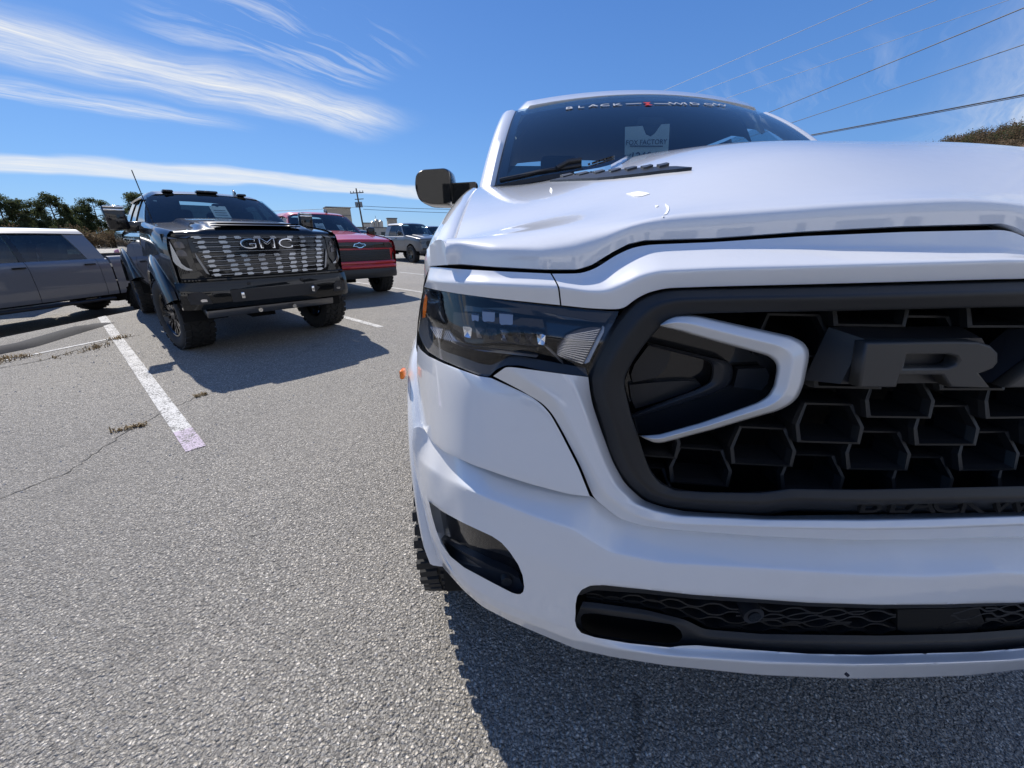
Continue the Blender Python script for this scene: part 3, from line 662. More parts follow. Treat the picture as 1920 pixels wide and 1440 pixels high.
# ================================================================== near truck: hood, fenders, cab, wheels
def pchip(x, y, xn):
    """monotone cubic through (x, y) along the first axis"""
    x = np.asarray(x, float); y = np.asarray(y, float); h = np.diff(x); hs = h.reshape(-1, *([1]*(y.ndim-1))); dl = np.diff(y, axis=0)/hs
    m = np.zeros_like(y); m[0] = dl[0]; m[-1] = dl[-1]
    a, b_ = dl[:-1], dl[1:]; w1 = 2*hs[1:]+hs[:-1]; w2 = hs[1:]+2*hs[:-1]
    with np.errstate(divide='ignore', invalid='ignore'):
        hm = (w1+w2)/(w1/a+w2/b_)
    m[1:-1] = np.where(a*b_ > 0, hm, 0)
    i = np.clip(np.searchsorted(x, xn, side='right')-1, 0, len(h)-1); sh = (-1,)+(1,)*(y.ndim-1)
    t_ = ((xn-x[i])/h[i]).reshape(sh); hh = h[i].reshape(sh)
    return y[i]*(1+2*t_)*(1-t_)**2+m[i]*hh*t_*(1-t_)**2+y[i+1]*t_*t_*(3-2*t_)+m[i+1]*hh*t_*t_*(t_-1)
def to_px(P):
    P = np.asarray(P, float); x, y, z = P[..., 0], P[..., 1], P[..., 2]-CAM_H
    X = x*math.cos(YAW)-y*math.sin(YAW); f = x*math.sin(YAW)+y*math.cos(YAW)
    d = f*math.cos(PITCH)-z*math.sin(PITCH); v = f*math.sin(PITCH)+z*math.cos(PITCH)
    return 960+FPX*X/d, 720-FPX*v/d
fe = [(865,497),(927,502),(1021,507),(1084,507),(1111,498),(1148,475),(1179,459),(1210,452),(1340,448),(1507,436),(1695,426),(1882,421),(1905,427),(1925,438),(1950,446)]
fo_ = [.056]*3+[.064,.07,.078,.086,.09]+[.092]*7
row = to_centre([(x, y, o) for (x, y), o in zip(fe, fo_)]); row = np.array(row)
FE = unproj(row[:, 0], row[:, 1], row[:, 2]); feu = FE[:, 0]-CX
ucols = np.array([-.915, -.80, -.70, -.62, -.54, -.46, -.34, -.20, -.12, 0])
Yf = np.interp(ucols, feu, FE[:, 1]); Zf = np.interp(ucols, feu, FE[:, 2])
stY = np.array([.82, 1.0, 1.3, 1.6, 1.80])
stZ = np.array([[1.388,1.432,1.50,1.556,1.588],[1.415,1.458,1.515,1.567,1.592],[1.432,1.478,1.533,1.577,1.598],[1.452,1.498,1.548,1.588,1.604],[1.486,1.530,1.572,1.606,1.614],
                [1.520,1.562,1.605,1.640,1.648],[1.548,1.592,1.638,1.672,1.68],[1.562,1.608,1.652,1.686,1.694],[1.555,1.602,1.650,1.686,1.695],[1.553,1.601,1.650,1.686,1.695]])
UN = np.linspace(-.915, 0, 118)
yf = np.interp(UN, feu, FE[:, 1]); zf = np.interp(UN, feu, FE[:, 2])
ker = np.array([1, 2, 3, 2, 1.])/9
def sm(a): 
    p = np.pad(a, 2, mode='reflect', reflect_type='odd'); return np.convolve(p, ker, 'valid')
SZ = pchip(ucols, stZ, UN)                                   # station heights at every column
zs = zf.copy(); ys2 = yf.copy()
for _ in range(70):
    for a_ in (zs, ys2):
        a_[1:-1] = .25*a_[:-2]+.5*a_[1:-1]+.25*a_[2:]
zs = np.maximum(zs, zf-.010)
rowsY = [yf+.035, yf+.002, yf+.0025, yf+.004, yf*.5+ys2*.5+.010, np.maximum(ys2+.034, yf+.022)]+[np.full_like(UN, v) for v in stY]
rowsZ = [zf+.003, zf-.001, zf+.012, zf*.7+zs*.3+.026, zs+.034, zs+.043]+[SZ[:, i] for i in range(len(stY))]
rowsY = np.array(rowsY); rowsZ = np.array(rowsZ)
tk = np.array([0, .3, .6, 1.0, 1.4, 2.2, 8, 12, 18, 24, 28.]); tn = np.unique(np.r_[np.linspace(0, 2.2, 12), np.linspace(2.2, 28, 64)])
HY = pchip(tk, rowsY, tn); HZ = pchip(tk, rowsZ, tn)
wt = np.clip((tn-1.6)/1.9, 0, 1)[:, None]*.5
for _ in range(400):
    P_ = np.concatenate([HZ, HZ[:, -2:-3:-1]], 1)      # mirrored at the centre line
    HZ[:, 2:] += wt*(.5*P_[:, 1:-2]-P_[:, 2:-1]+.5*P_[:, 3:])
for _ in range(1): HZ[4:-1] = .25*HZ[3:-2]+.5*HZ[4:-1]+.25*HZ[5:]
HP = np.stack([np.broadcast_to(UN[None], HY.shape), HY-.45, HZ], -1)
ed_ = np.clip((tn-.3)/2.5, 0, 1)[:, None, None]; edge_col = HP[:, :1]+np.array([-.003, .0, -.010])*ed_; HPx = np.concatenate([edge_col+np.array([.004, 0, -.02])*ed_, edge_col, HP], 1)
nr, nc = HPx.shape[:2]; V = HPx.reshape(-1, 3); F_ = grid_faces(nr, nc)
V2 = V*[-1, 1, 1]; FF = F_+[tuple(len(V)+i for i in f[::-1]) for f in F_]
bm = bmesh.new(); vs = [bm.verts.new(p) for p in np.concatenate([V, V2])]
for f in FF: bm.faces.new([vs[i] for i in f])
bmesh.ops.remove_doubles(bm, verts=[v for v in bm.verts if abs(v.co.x) < 1e-4], dist=1e-4)
hood = bmobj('hood', bm, white, ram, smooth=True, sharp=60)
HW = HP+RB; hpx, hpy = to_px(HW)
def on_hood(px, py, lift=.0):
    a, b_, c = [float(q) for q in rays(px, py)]
    best = None
    for Y in np.linspace(.5, 1.79, 400):
        u = a/b_*Y-CX; z = CAM_H+c/b_*Y
        if u > 0 or u < -.915: continue
        j = np.clip(np.searchsorted(UN, u), 1, len(UN)-1); w = (u-UN[j-1])/(UN[j]-UN[j-1])
        colY = HY[:, j-1]*(1-w)+HY[:, j]*w; colZ = HZ[:, j-1]*(1-w)+HZ[:, j]*w
        h_ = np.interp(Y, colY[2:], colZ[2:])
        g_ = z-h_
        if best is None or g_ < best[0]: best = (g_, u, Y, h_)
        if g_ <= 0 and Y > colY[1]: break
    return np.array([best[1], best[2]-.45, best[3]+lift])
# ---- fender crown and flank
ye = np.array([.70, .80, .95, 1.1, 1.3, 1.5, 1.7, 1.95]); 
def hood_edge_z(Y): return np.interp(Y, HY[1:, 0], HZ[1:, 0])
prof = [(-.012, -.03), (-.006, -.002), (.012, -.002), (.034, -.012), (.058, -.032), (.082, -.065), (.104, -.115), (.118, -.18), (.126, -.27), (.128, -.36), (.122, -.48), (.112, -.60), (.105, -.74), (.10, -.84)]
WCY, WCZ, WR = 1.38, .445, .445
fbx = np.array([(806,500),(801,512),(795,533),(787,575),(783,606),(780,650),(779,700),(781,745),(784,775),(780,860),(800,960)], float)
FB = unproj(fbx[:, 0], fbx[:, 1], np.r_[[.052]*3, [.046]*8]); o_ = np.argsort(FB[:, 2]); FBz, FBy, FBu = FB[o_, 2], FB[o_, 1], CX-FB[o_, 0]
V = []; ysf = np.linspace(.665, 1.93, 74); np_ = len(prof)
dense = np.array(prof); sd = np.linspace(0, np_-1, 58); dense = np.stack([np.interp(sd, range(np_), dense[:, k_]) for k_ in (0, 1)], 1)
for _ in range(3): dense[2:-1] = .25*dense[1:-2]+.5*dense[2:-1]+.25*dense[3:]
fz0 = []
for Y in ysf:
    z0 = hood_edge_z(max(Y, .70))
    for d, dz in dense:
        z = z0+dz; u = .927+d
        wq = np.clip((-dz-.03)/.07, 0, 1); 
        for _ in range(5):
            yl = (float(plan(min(u, .968)))+.050)*(1-wq)+np.interp(z, FBz, FBy)*wq
            yy = yl+(Y-.665)*(1.93-yl)/(1.93-.665); z = float(hood_edge_z(max(yy, .68)))+dz
        w = np.clip((yy-yl)/.32, 0, 1); w = w*w*(3-2*w)
        uf = min(u, np.interp(z, FBz, FBu)) if dz < -.02 else u
        V.append((-(uf+(u-uf)*w), yy-.45, z))
V = np.array(V); nd = len(dense)
lip = V[:nd].copy(); gz = np.interp(-lip[:, 0], [.92, .965], [1.350, 1.343]); lip[:, 2] = np.minimum(lip[:, 2], gz); lip[:, 1] -= .003*(V[:nd, 2] > gz)
lip2 = lip+[.0, .02, 0]; V = np.concatenate([lip2, lip, V]); F_ = grid_faces(len(ysf)+2, nd)
rr = np.hypot(V[:, 1]+.45-WCY, V[:, 2]-WCZ); AR = .545
keep = [f for f in F_ if rr[list(f)].mean() > AR]
for i in np.where((rr < AR+.02) & (rr > AR-.03))[0]:
    V[i, 1] = (V[i, 1]+.45-WCY)*AR/rr[i]+WCY-.45; V[i, 2] = (V[i, 2]-WCZ)*AR/rr[i]+WCZ
bm = bmesh.new(); vs = [bm.verts.new(p) for p in V]
for f in keep: bm.faces.new([vs[i] for i in f])
bmesh.ops.delete(bm, geom=[v for v in bm.verts if not v.link_faces], context='VERTS')
fen = bmobj('fender', bm, white, ram, smooth=True, sharp=60); fen2 = mirror_copy(fen)
# ---- wheel flares
def flare(name, cy, cz, rings, a0, a1, m, parent, n=56, sign=-1, u0=0., shape=None):
    V = []
    for i in range(n+1):
        a = a0+(a1-a0)*i/n
        for r_, u in rings:
            rr_ = r_ if shape is not None else .545+(r_-.545)*np.interp(min(math.degrees(a), 180-math.degrees(a)), [5, 20, 50, 65], [.12, .28, .75, 1]); dg_ = min(math.degrees(a), 180-math.degrees(a)); u2 = u-np.interp(dg_, [5, 15, 41, 62], [.082, .058, .023, 0])*(shape is None)
            V.append((sign*u2, cy-rr_*math.cos(a), cz+rr_*math.sin(a)))
    o = mesh(name, V, grid_faces(n+1, len(rings)), m, parent, True, 40); return o
rings = [(.735, 1.03), (.728, 1.052), (.71, 1.078), (.68, 1.098), (.635, 1.108), (.59, 1.108), (.556, 1.102), (.545, 1.092), (.54, 1.06), (.54, .96)]
fl = flare('wheel_flare', WCY-.45, WCZ, rings, R(8), R(172), white, ram); fl2 = mirror_copy(fl)
q = np.array([-1.108, 1.045-.45, 1.030])
for s in (-1, 1):
    o = box('side_marker', (s*1.106, .58, 1.03), (.013, .036, .026), M['amber'], ram, bev=.005)
# inner liner of the wheel arch
for s in (-1, 1):
    V = []
    for i in range(25):
        a = R(-5)+R(190)*i/24
        for u in (1.0, .55): V.append((s*u, WCY-.45-.54*math.cos(a), WCZ+.54*math.sin(a)))
    mesh('wheel_arch_liner', V, grid_faces(25, 2), M['void'], ram)
# ---- wheels
def wheel(name, r, w, rim_r, m_rim, lugs=40, spokes=8, detail=True, parent=None, loc=(0, 0, 0), out=-1, spoke_w=.07):
    """tyre with tread blocks and a spoked rim; 'out' is the side the rim faces along x"""
    prof_ = [(-.36, rim_r/r), (-.46, (rim_r/r)+.05), (-.50, .80), (-.49, .90), (-.44, .955), (-.38, .972), (.38, .972), (.44, .955), (.49, .90), (.50, .80), (.46, (rim_r/r)+.05), (.36, rim_r/r)]
    bm = bmesh.new(); n = 48; rows_ = []
    for i in range(n):
        a = 2*math.pi*i/n
        rows_.append([bm.verts.new((x*w, -q_*r*math.cos(a), q_*r*math.sin(a))) for x, q_ in prof_])
    for i in range(n):
        for j in range(len(prof_)-1): bm.faces.new((rows_[i][j], rows_[i][j+1], rows_[(i+1) % n][j+1], rows_[(i+1) % n][j]))
    for f in bm.faces: f.smooth = True
    def lug(x0, x1, a, da, r0, r1, skew):
        vv = []
        for rad in (r0, r1):
            for x, s_ in ((x0, 0), (x1, skew)):
                for e in (-1, 1):
                    aa = a+s_+e*da/2*(1 if rad == r0 else .86); vv.append(bm.verts.new((x, -rad*math.cos(aa), rad*math.sin(aa))))
        for f in ((4, 5, 7, 6), (0, 1, 5, 4), (2, 6, 7, 3), (0, 4, 6, 2), (1, 3, 7, 5)): bm.faces.new([vv[i] for i in f])
    if detail:
        for i in range(lugs):
            a = 2*math.pi*i/lugs; p_ = 2*math.pi/lugs
            for sg in (-1, 1):
                lug(sg*w*.30, sg*w*(.492 if i % 2 else .478), a+p_*.5*(sg > 0), p_*.72, r*.955, r*(.995 if i % 2 else .99), p_*.2*sg)
                lug(sg*w*.06, sg*w*.27, a+p_*.25, p_*.66, r*.955, r, -p_*.55*sg)
            lug(-w*.05, w*.05, a+p_*.7, p_*.5, r*.955, r*.995, p_*.3)
    ty = bmobj('tyre', bm, M['rubber'])
    bm = bmesh.new(); n = 40; o_ = out
    prof2 = [(.40, rim_r*1.0), (.44, rim_r*1.03), (.445, rim_r*.97), (.40, rim_r*.94), (.15, rim_r*.88), (-.40, rim_r*.90)]
    rows_ = [[bm.verts.new((o_*x*w, -q_*math.cos(2*math.pi*i/n), q_*math.sin(2*math.pi*i/n))) for x, q_ in prof2] for i in range(n)]
    for i in range(n):
        for j in range(len(prof2)-1): bm.faces.new((rows_[i][j], rows_[i][j+1], rows_[(i+1) % n][j+1], rows_[(i+1) % n][j]))
    for s_ in range(spokes):
        a = 2*math.pi*s_/spokes
        for e in (-1, 1):
            a2 = a+e*.16
            p0_ = Vector((o_*w*.36, -rim_r*.93*math.cos(a2), rim_r*.93*math.sin(a2))); p1_ = Vector((o_*w*.30, -rim_r*.2*math.cos(a+e*.1), rim_r*.2*math.sin(a+e*.1)))
            d = p1_-p0_; mid = (p0_+p1_)/2; rot = Matrix((d.normalized(), Vector((1, 0, 0)).cross(d).normalized(), Vector((1, 0, 0)))).transposed()
            abox(bm, mid, (d.length, spoke_w*rim_r*1.6, .03), rot)
    acyl(bm, (o_*w*.2, 0, 0), (o_*w*.36, 0, 0), rim_r*.26, 20); acyl(bm, (-o_*w*.1, 0, 0), (-o_*w*.05, 0, 0), rim_r*.75, 24)
    rm = bmobj('wheel', bm, m_rim, None, smooth=True, sharp=35)
    ty.parent = rm; rm.location = loc
    if parent is not None: rm.parent = parent
    rm.name = name; return rm
def copy_part(o, parent, loc=None, flip=False):
    c = o.copy(); COL.objects.link(c); c.parent = parent
    if loc is not None: c.location = loc
    if flip: c.rotation_euler = (0, 0, math.pi)
    for ch in o.children:
        d = ch.copy(); COL.objects.link(d); d.parent = c
    return c
wl = wheel('wheel', WR, .33, .26, M['gloss'], 58, 8, True, ram, (-.945, WCY-.45, WCZ), -1)
copy_part(wl, ram, (.945, WCY-.45, WCZ), True)
for s in (-1, 1): copy_part(wl, ram, (s*.945, WCY-.45+3.67, WCZ), s > 0)
# ---- windshield, pillars, roof
def quadgrid(c00, c10, c01, c11, nu, nv, bow=(0, 0, 0), bowv=(0, 0, 0)):
    """c00 lower left, c10 lower right, c01 upper left, c11 upper right; bow is the offset at mid width, bowv at mid height"""
    u = np.linspace(0, 1, nu)[None, :, None]; v = np.linspace(0, 1, nv)[:, None, None]
    G = (1-u)*(1-v)*np.array(c00)+u*(1-v)*np.array(c10)+(1-u)*v*np.array(c01)+u*v*np.array(c11)
    return G+4*u*(1-u)*np.array(bow)+4*v*(1-v)*np.array(bowv)
Y0 = lambda y: y-.45
wsb = (-.85, Y0(1.90), 1.575); wst = (-.725, Y0(2.62), 2.070)
GW = quadgrid(wsb, (-wsb[0], wsb[1], wsb[2]), wst, (-wst[0], wst[1], wst[2]), 41, 25, (0, -.13, .045), (0, -.012, .035))
def solid_sheet(name, G, th, m, parent, smooth=True):
    """sheet with thickness th along its own normal"""
    nr, nc = G.shape[:2]; du = np.gradient(G, axis=1); dv = np.gradient(G, axis=0); n = np.cross(du, dv); n /= np.linalg.norm(n, axis=-1, keepdims=True)
    V = np.concatenate([G.reshape(-1, 3), (G-n*th).reshape(-1, 3)]); N = nr*nc; F_ = grid_faces(nr, nc); F_ += [tuple(N+i for i in f[::-1]) for f in F_]
    bd = [(0, j) for j in range(nc)]+[(i, nc-1) for i in range(1, nr)]+[(nr-1, j) for j in range(nc-2, -1, -1)]+[(i, 0) for i in range(nr-2, 0, -1)]
    ids = [i*nc+j for i, j in bd]
    for a, c in zip(ids, ids[1:]+ids[:1]): F_.append((a, N+a, N+c, c))
    return mesh(name, V, F_, m, parent, smooth, 40)
ws = solid_sheet('windshield', GW, .006, M['glass'], ram)
gpx, gpy = to_px(GW+RB)
def on_ws(px, py, lift=.004):
    from_ = np.hypot(gpx-px, gpy-py); i, j = np.unravel_index(from_.argmin(), from_.shape); i = min(max(i, 1), GW.shape[0]-2); j = min(max(j, 1), GW.shape[1]-2)
    du = (GW[i, j+1]-GW[i, j-1])/2; dv = (GW[i+1, j]-GW[i-1, j])/2
    J = np.array([[(gpx[i, j+1]-gpx[i, j-1])/2, (gpx[i+1, j]-gpx[i-1, j])/2], [(gpy[i, j+1]-gpy[i, j-1])/2, (gpy[i+1, j]-gpy[i-1, j])/2]])
    s_ = np.linalg.solve(J, [px-gpx[i, j], py-gpy[i, j]]); n = np.cross(du, dv); n /= np.linalg.norm(n)
    return GW[i, j]+du*s_[0]+dv*s_[1]+n*lift, du, dv
# dark ceramic band round the glass
for sl_i, nm in ((slice(-4, None), 'glass_band'), (slice(0, 3), 'glass_band')):
    o = solid_sheet(nm, (GW-np.array([0, -.004, 0]))[sl_i]+np.array([0, .006, -.006]), .002, M['band'] if 'band' in M else M['gloss'], ws)
for s in (0, 1):
    o = solid_sheet('glass_band', ((GW[:, :2] if s == 0 else GW[:, -2:])+np.array([0, .010, -.006])), .002, M['gloss'], ws)
for px, ch in ((1067, 'B'), (1089, 'L'), (1112, 'A'), (1134, 'C'), (1157, 'K'), (1269, 'W'), (1285, 'I'), (1303, 'D'), (1329, 'O'), (1351, 'W')):
    py = np.interp(px, [1060, 1110, 1215, 1300, 1360], [205, 200, 195.5, 196.5, 199])
    p, du, dv = on_ws(px, py, .004); text_mesh('banner_letter', ch, .050, frame(p, du, dv), M['decal_white'], ws, .0008, 1.5)
for x0, x1 in ((1177, 1198), (1229, 1251)):
    p, du, dv = on_ws((x0+x1)/2, 195.5, .004); text_mesh('banner_dash', '-', .062, frame(p, du, dv), M['decal_white'], ws, .0008, 5.2)
p, du, dv = on_ws(1214, 196, .004); mx = frame(p, du, dv)
bm = bmesh.new()
aprism(bm, [(-.020, .023), (.020, .023), (.005, 0), (-.005, 0)], mx, .001); aprism(bm, [(-.005, -.001), (.005, -.001), (.020, -.023), (-.020, -.023)], mx, .001)
bmobj('banner_emblem', bm, M['decal_red'], ws)
# pillars beside the glass
def sweep(name, path, sect, m, parent, closed=True, smooth=True):
    """sections (lists of points) placed along a path of centres"""
    V = []; n = len(sect)
    for p in path:
        for sx_, sy_, sz_ in sect: V.append((p[0]+sx_, p[1]+sy_, p[2]+sz_))
    F_ = [(i*n+j, i*n+(j+1) % n, (i+1)*n+(j+1) % n, (i+1)*n+j) for i in range(len(path)-1) for j in range(n if closed else n-1)]
    F_ += [tuple(range(n)), tuple((len(path)-1)*n+j for j in range(n))[::-1]]
    return mesh(name, V, F_, m, parent, smooth, 45)
vv_ = np.linspace(-.1, 1, 18)
for s in (-1, 1):
    pth = []
    for v in vv_:
        b_ = GW[0, 0]*(1-v)+GW[-1, 0]*v+4*v*(1-v)*np.array([0, -.012, .035]); pth.append((s*(-b_[0]+.034), b_[1]+.02, b_[2]))
    sect = [(s*-.034, .0, 0), (s*-.01, -.012, .006), (s*.022, .004, .004), (s*.044, .04, 0), (s*.050, .10, -.01), (s*.0, .10, -.03), (s*-.03, .04, -.02)]
    sweep('roof_pillar', pth, sect, white, ram)
    sect = [(s*-.042, -.004, 0), (s*-.030, -.007, .003), (s*-.030, .01, 0), (s*-.042, .01, 0)]
    sweep('pillar_seal', pth, sect, M['plastic'], ram)
yr = np.linspace(Y0(2.62), Y0(4.6), 24); ur = np.linspace(-1, 1, 41)
GR = np.zeros((24, 41, 3))
for i, y in enumerate(yr):
    w_ = .765+.03*min(1, i/6)
    f0 = (y-yr[0])/(yr[-1]-yr[0])
    for j, u in enumerate(ur):
        yy = y-.13*(1-u*u)*(1-f0); z = 2.072+.045*(1-u*u)+.06*min(1, i/3)**.8+.03*math.sin(math.pi*min(1, f0*1.1))-.10*max(0, abs(u)-.86)/.14
        GR[i, j] = (u*w_, yy, z+(0.016 if i else 0))
solid_sheet('roof', GR, .02, white, ram)
GH = GR.copy()*[.95, 1, 1]-np.array([0, -.06, .035]); solid_sheet('headliner', GH, .01, M['interior'], ram)
# ---- mirrors, wipers, cowl
def px_box(x, y, Y): return at_y(x, y, Y)-RB
def rounded(poly, r, n=5):
    """round the corners of a 2-D outline"""
    out_ = []; N = len(poly)
    for i in range(N):
        a, p, c = np.array(poly[i-1], float), np.array(poly[i], float), np.array(poly[(i+1) % N], float)
        d0 = (a-p); d1 = (c-p); l0, l1 = np.linalg.norm(d0), np.linalg.norm(d1); rr_ = min(r, l0*.45, l1*.45)
        p0_, p1_ = p+d0/l0*rr_, p+d1/l1*rr_
        for k_ in range(n+1):
            w = k_/n; out_.append(tuple((1-w)**2*p0_+2*w*(1-w)*p+w*w*p1_))
    return out_
def shell(name, poly, y0, y1, m, parent, puff=.05, shrink=.82, mx=None, side=1):
    """closed shell: outline in x-z at y1, swelling forward to a smaller rounded face at y0"""
    P = np.array(poly); c = P.mean(0); V = []; steps = 7
    for k_ in range(steps+1):
        w = k_/steps; sc = shrink+(1-shrink)*math.sin(w*math.pi/2); y = y0+(y1-y0)*(1-math.cos(w*math.pi/2))
        for p in P: V.append((c[0]+(p[0]-c[0])*sc, y, c[1]+(p[1]-c[1])*sc))
    n = len(P); F_ = [(k_*n+i, k_*n+(i+1) % n, (k_+1)*n+(i+1) % n, (k_+1)*n+i) for k_ in range(steps) for i in range(n)]
    F_ += [tuple(range(n)), tuple(steps*n+i for i in range(n))[::-1]]
    return mesh(name, V, F_, m, parent, True, 50)
MY = 2.10
mo = [px_box(x, y, MY)[[0, 2]] for x, y in ((778,352),(780,328),(792,318),(838,315),(847,320),(851,336),(852,384),(842,388),(806,387),(786,378))]
mirr = shell('mirror', rounded(mo, .02, 3), Y0(MY)-.06, Y0(MY)+.10, M['black_paint'], ram, shrink=.86)
ml = [px_box(x, y, MY-.055) for x, y in ((779,352),(803,353),(807,366),(783,367))]
sig = mesh('turn_signal', [tuple(p) for p in ml]+[tuple(p+np.array([0, .03, 0])) for p in ml], [(0, 1, 2, 3), (0, 4, 5, 1), (1, 5, 6, 2), (2, 6, 7, 3), (3, 7, 4, 0)], M['reflector'], mirr, False)
am = [px_box(x, y, MY)[[0, 2]] for x, y in ((842,343),(895,340),(895,384),(842,384))]
arm = shell('mirror_arm', rounded(am, .012, 3), Y0(MY)-.02, Y0(MY)+.07, M['black_paint'], ram, shrink=.93)
mg = np.array(mo)*1; c_ = mg.mean(0); mg = c_+(mg-c_)*.9
bm = bmesh.new(); aprism(bm, [tuple(p) for p in mg], frame((0, Y0(MY)+.106, 0), (1, 0, 0), (0, 0, 1)), .004); glm = bmobj('mirror_glass', bm, M['chrome'], mirr)
mirr2 = mirror_copy(mirr); arm2 = mirror_copy(arm)
for o in (sig, glm): c = mirror_copy(o); c.parent = mirr2
# wiper on the near side, seen just above the hood
def tube(name, pts, r, m, parent=None, n=6):
    P = [Vector(map(float, p)) for p in pts]; V = []; 
    for i, p in enumerate(P):
        d = (P[min(i+1, len(P)-1)]-P[max(i-1, 0)]).normalized(); a = d.orthogonal().normalized(); b_ = d.cross(a)
        if i and (a0_ := a_prev - d*a_prev.dot(d)).length > 1e-6: a = a0_.normalized(); b_ = d.cross(a)
        a_prev = a
        for k_ in range(n):
            t_ = 2*math.pi*k_/n; V.append(p+(a*math.cos(t_)+b_*math.sin(t_))*r)
    F_ = [(i*n+j, i*n+(j+1) % n, (i+1)*n+(j+1) % n, (i+1)*n+j) for i in range(len(P)-1) for j in range(n)]
    F_ += [tuple(range(n))[::-1], tuple((len(P)-1)*n+j for j in range(n))]
    return mesh(name, V, F_, m, parent, True, 60)
wp = [on_ws(x, y, .022)[0] for x, y in ((940, 347), (975, 340), (1010, 332), (1060, 324), (1090, 319))]
tube('wiper', wp, .010, M['satin'], ram)
wp = [on_ws(x, y, .035)[0] for x, y in ((1045, 330), (1066, 318), (1090, 315))]
tube('wiper_arm', wp, .011, M['satin'], ram)
cw = np.array([[(u, Y0(1.80)+.02-.10*(1-(u/.8)**2)*0, 1.585+.1*(1-(u/.9)**2)), (u, Y0(1.99)-.11*(1-(u/.8)**2), 1.57+.03*(1-(u/.9)**2))] for u in np.linspace(-.86, .86, 21)]).transpose(1, 0, 2)
solid_sheet('cowl', cw, .02, M['plastic'], ram)
# ---- hood vents and side badge
def hood_patch(name, poly, m, lift=.004, depth=.006, mirror=True, parent=ram):
    P = np.array([on_hood(x, y, lift) for x, y in resample([(*p, 0) for p in list(poly)+[poly[0]]], 2*len(poly)+1, smooth=0)[:-1, :2]])
    n = len(P); V = list(P)+list(P-[0, 0, depth])
    bm = bmesh.new(); vs = [bm.verts.new(p) for p in V]; bm.faces.new(vs[:n]); 
    for i in range(n): bm.faces.new((vs[i], vs[n+i], vs[n+(i+1) % n], vs[(i+1) % n]))
    bmesh.ops.triangulate(bm, faces=[f for f in bm.faces if len(f.verts) > 4])
    o = bmobj(name, bm, m, parent, smooth=False)
    return o, (mirror_copy(o) if mirror else None)
vent, vent2 = hood_patch('hood_vent', [(1031,341),(1079,331),(1137,326),(1177,321),(1240,318),(1280,318),(1297,320),(1209,330),(1131,338)], M['satin'], .006)
for i in range(7):
    x = 1050+i*30; y = 336-i*2.6
    o, o2 = hood_patch('vent_fin', [(x, y-2), (x+20, y-6), (x+24, y-4), (x+6, y+1)], M['mesh'], .010, .008, True, vent); o2.parent = vent2
for sgn in (1,):
    bpl, bpl2 = hood_patch('hood_badge', [(1076,330),(1090,318),(1106,308),(1130,301),(1156,295),(1180,292),(1184,294),(1171,303),(1143,319),(1120,324)], M['chrome'], .012, .012)
    a0 = on_hood(1100, 317, .017); a1 = on_hood(1150, 303, .017); up_ = on_hood(1125, 304, .017)-on_hood(1125, 316, .017)
    for k_, ch in enumerate('1500'):
        p = a0+(a1-a0)*(.08+.26*k_); o = text_mesh('badge_digit', ch, .055, frame(p, a1-a0, up_), M['gloss'], bpl, .003, 1.4)
M['chip'] = mat('dried_splash', (.86, .86, .84), .7)
for poly in ([(1174,364),(1186,362),(1200,360),(1219,364),(1206,369),(1190,370)], [(1247,384),(1253,388),(1255,394),(1250,403),(1244,405),(1250,397),(1250,390)], [(1228,387),(1236,386),(1231,390)], [(1241,408),(1246,409),(1243,414)], [(1032,352),(1036,356),(1035,364),(1030,360)]):
    hood_patch('dried_splash', poly, M['chip'], .0012, .001, False)
for px, py in ((1588, 1265),):
    q = unproj(px, py, -.003).reshape(3)-RB; box('paint_chip', q, (.006, .006, .003), M['ink'], ram, Matrix.Rotation(.4, 3, 'Z'))
# ---- tag hanging behind the glass
TY = Y0(2.36)
tp = [px_box(x, y, 2.36) for x, y in ((1172,238),(1205,236),(1211,252),(1220,256),(1228,250),(1240,233),(1256,232),(1252,300),(1171,305))]
bm = bmesh.new(); aprism(bm, [(p[0], p[2]) for p in tp], frame((0, TY, 0), (1, 0, 0), (0, 0, 1)), .002)
card = bmobj('windshield_tag', bm, M['card'], ram)
q = px_box(1212, 267, 2.355); text_mesh('tag_print', 'FOX FACTORY', .033, frame(q, (1, 0, .03), (0, 0, 1)), M['ink'], card, .0006, 1.0)
q = px_box(1212, 294, 2.355); text_mesh('tag_print', '126947', .06, frame(q, (1, 0, .03), (0, 0, 1)), M['ink'], card, .0006, 1.0)
q = px_box(1212, 274, 2.355); box('tag_rule', q, (.18, .002, .004), M['ink'], card)
# ---- inside of the cab
box('dashboard', (0, Y0(2.25), 1.50), (1.45, .55, .16), M['interior'], ram, bev=.05)
for x in (-.40, .40):
    bm = bmesh.new(); abox(bm, (x, Y0(3.05), 1.45), (.50, .16, .62), Matrix.Rotation(R(-12), 3, 'X'), .05); abox(bm, (x, Y0(3.12), 1.84), (.26, .10, .17), None, .03); abox(bm, (x, Y0(2.8), 1.15), (.50, .5, .16), None, .05)
    bmobj('seat', bm, M['interior'], ram, True)
bm = bmesh.new(); abox(bm, (0, Y0(4.1), 1.42), (1.4, .16, .55), Matrix.Rotation(R(-12), 3, 'X'), .05)
for x in (-.5, 0, .5): abox(bm, (x, Y0(4.16), 1.76), (.24, .09, .14), None, .03)
bmobj('rear_seat', bm, M['interior'], ram, True)
bm = bmesh.new(); abox(bm, (.02, Y0(2.48), 1.93), (.24, .03, .07), None, .012); abox(bm, (.02, Y0(2.55), 1.985), (.16, .16, .05), None, .015); bmobj('rear_view_mirror', bm, M['interior'], ram, True)
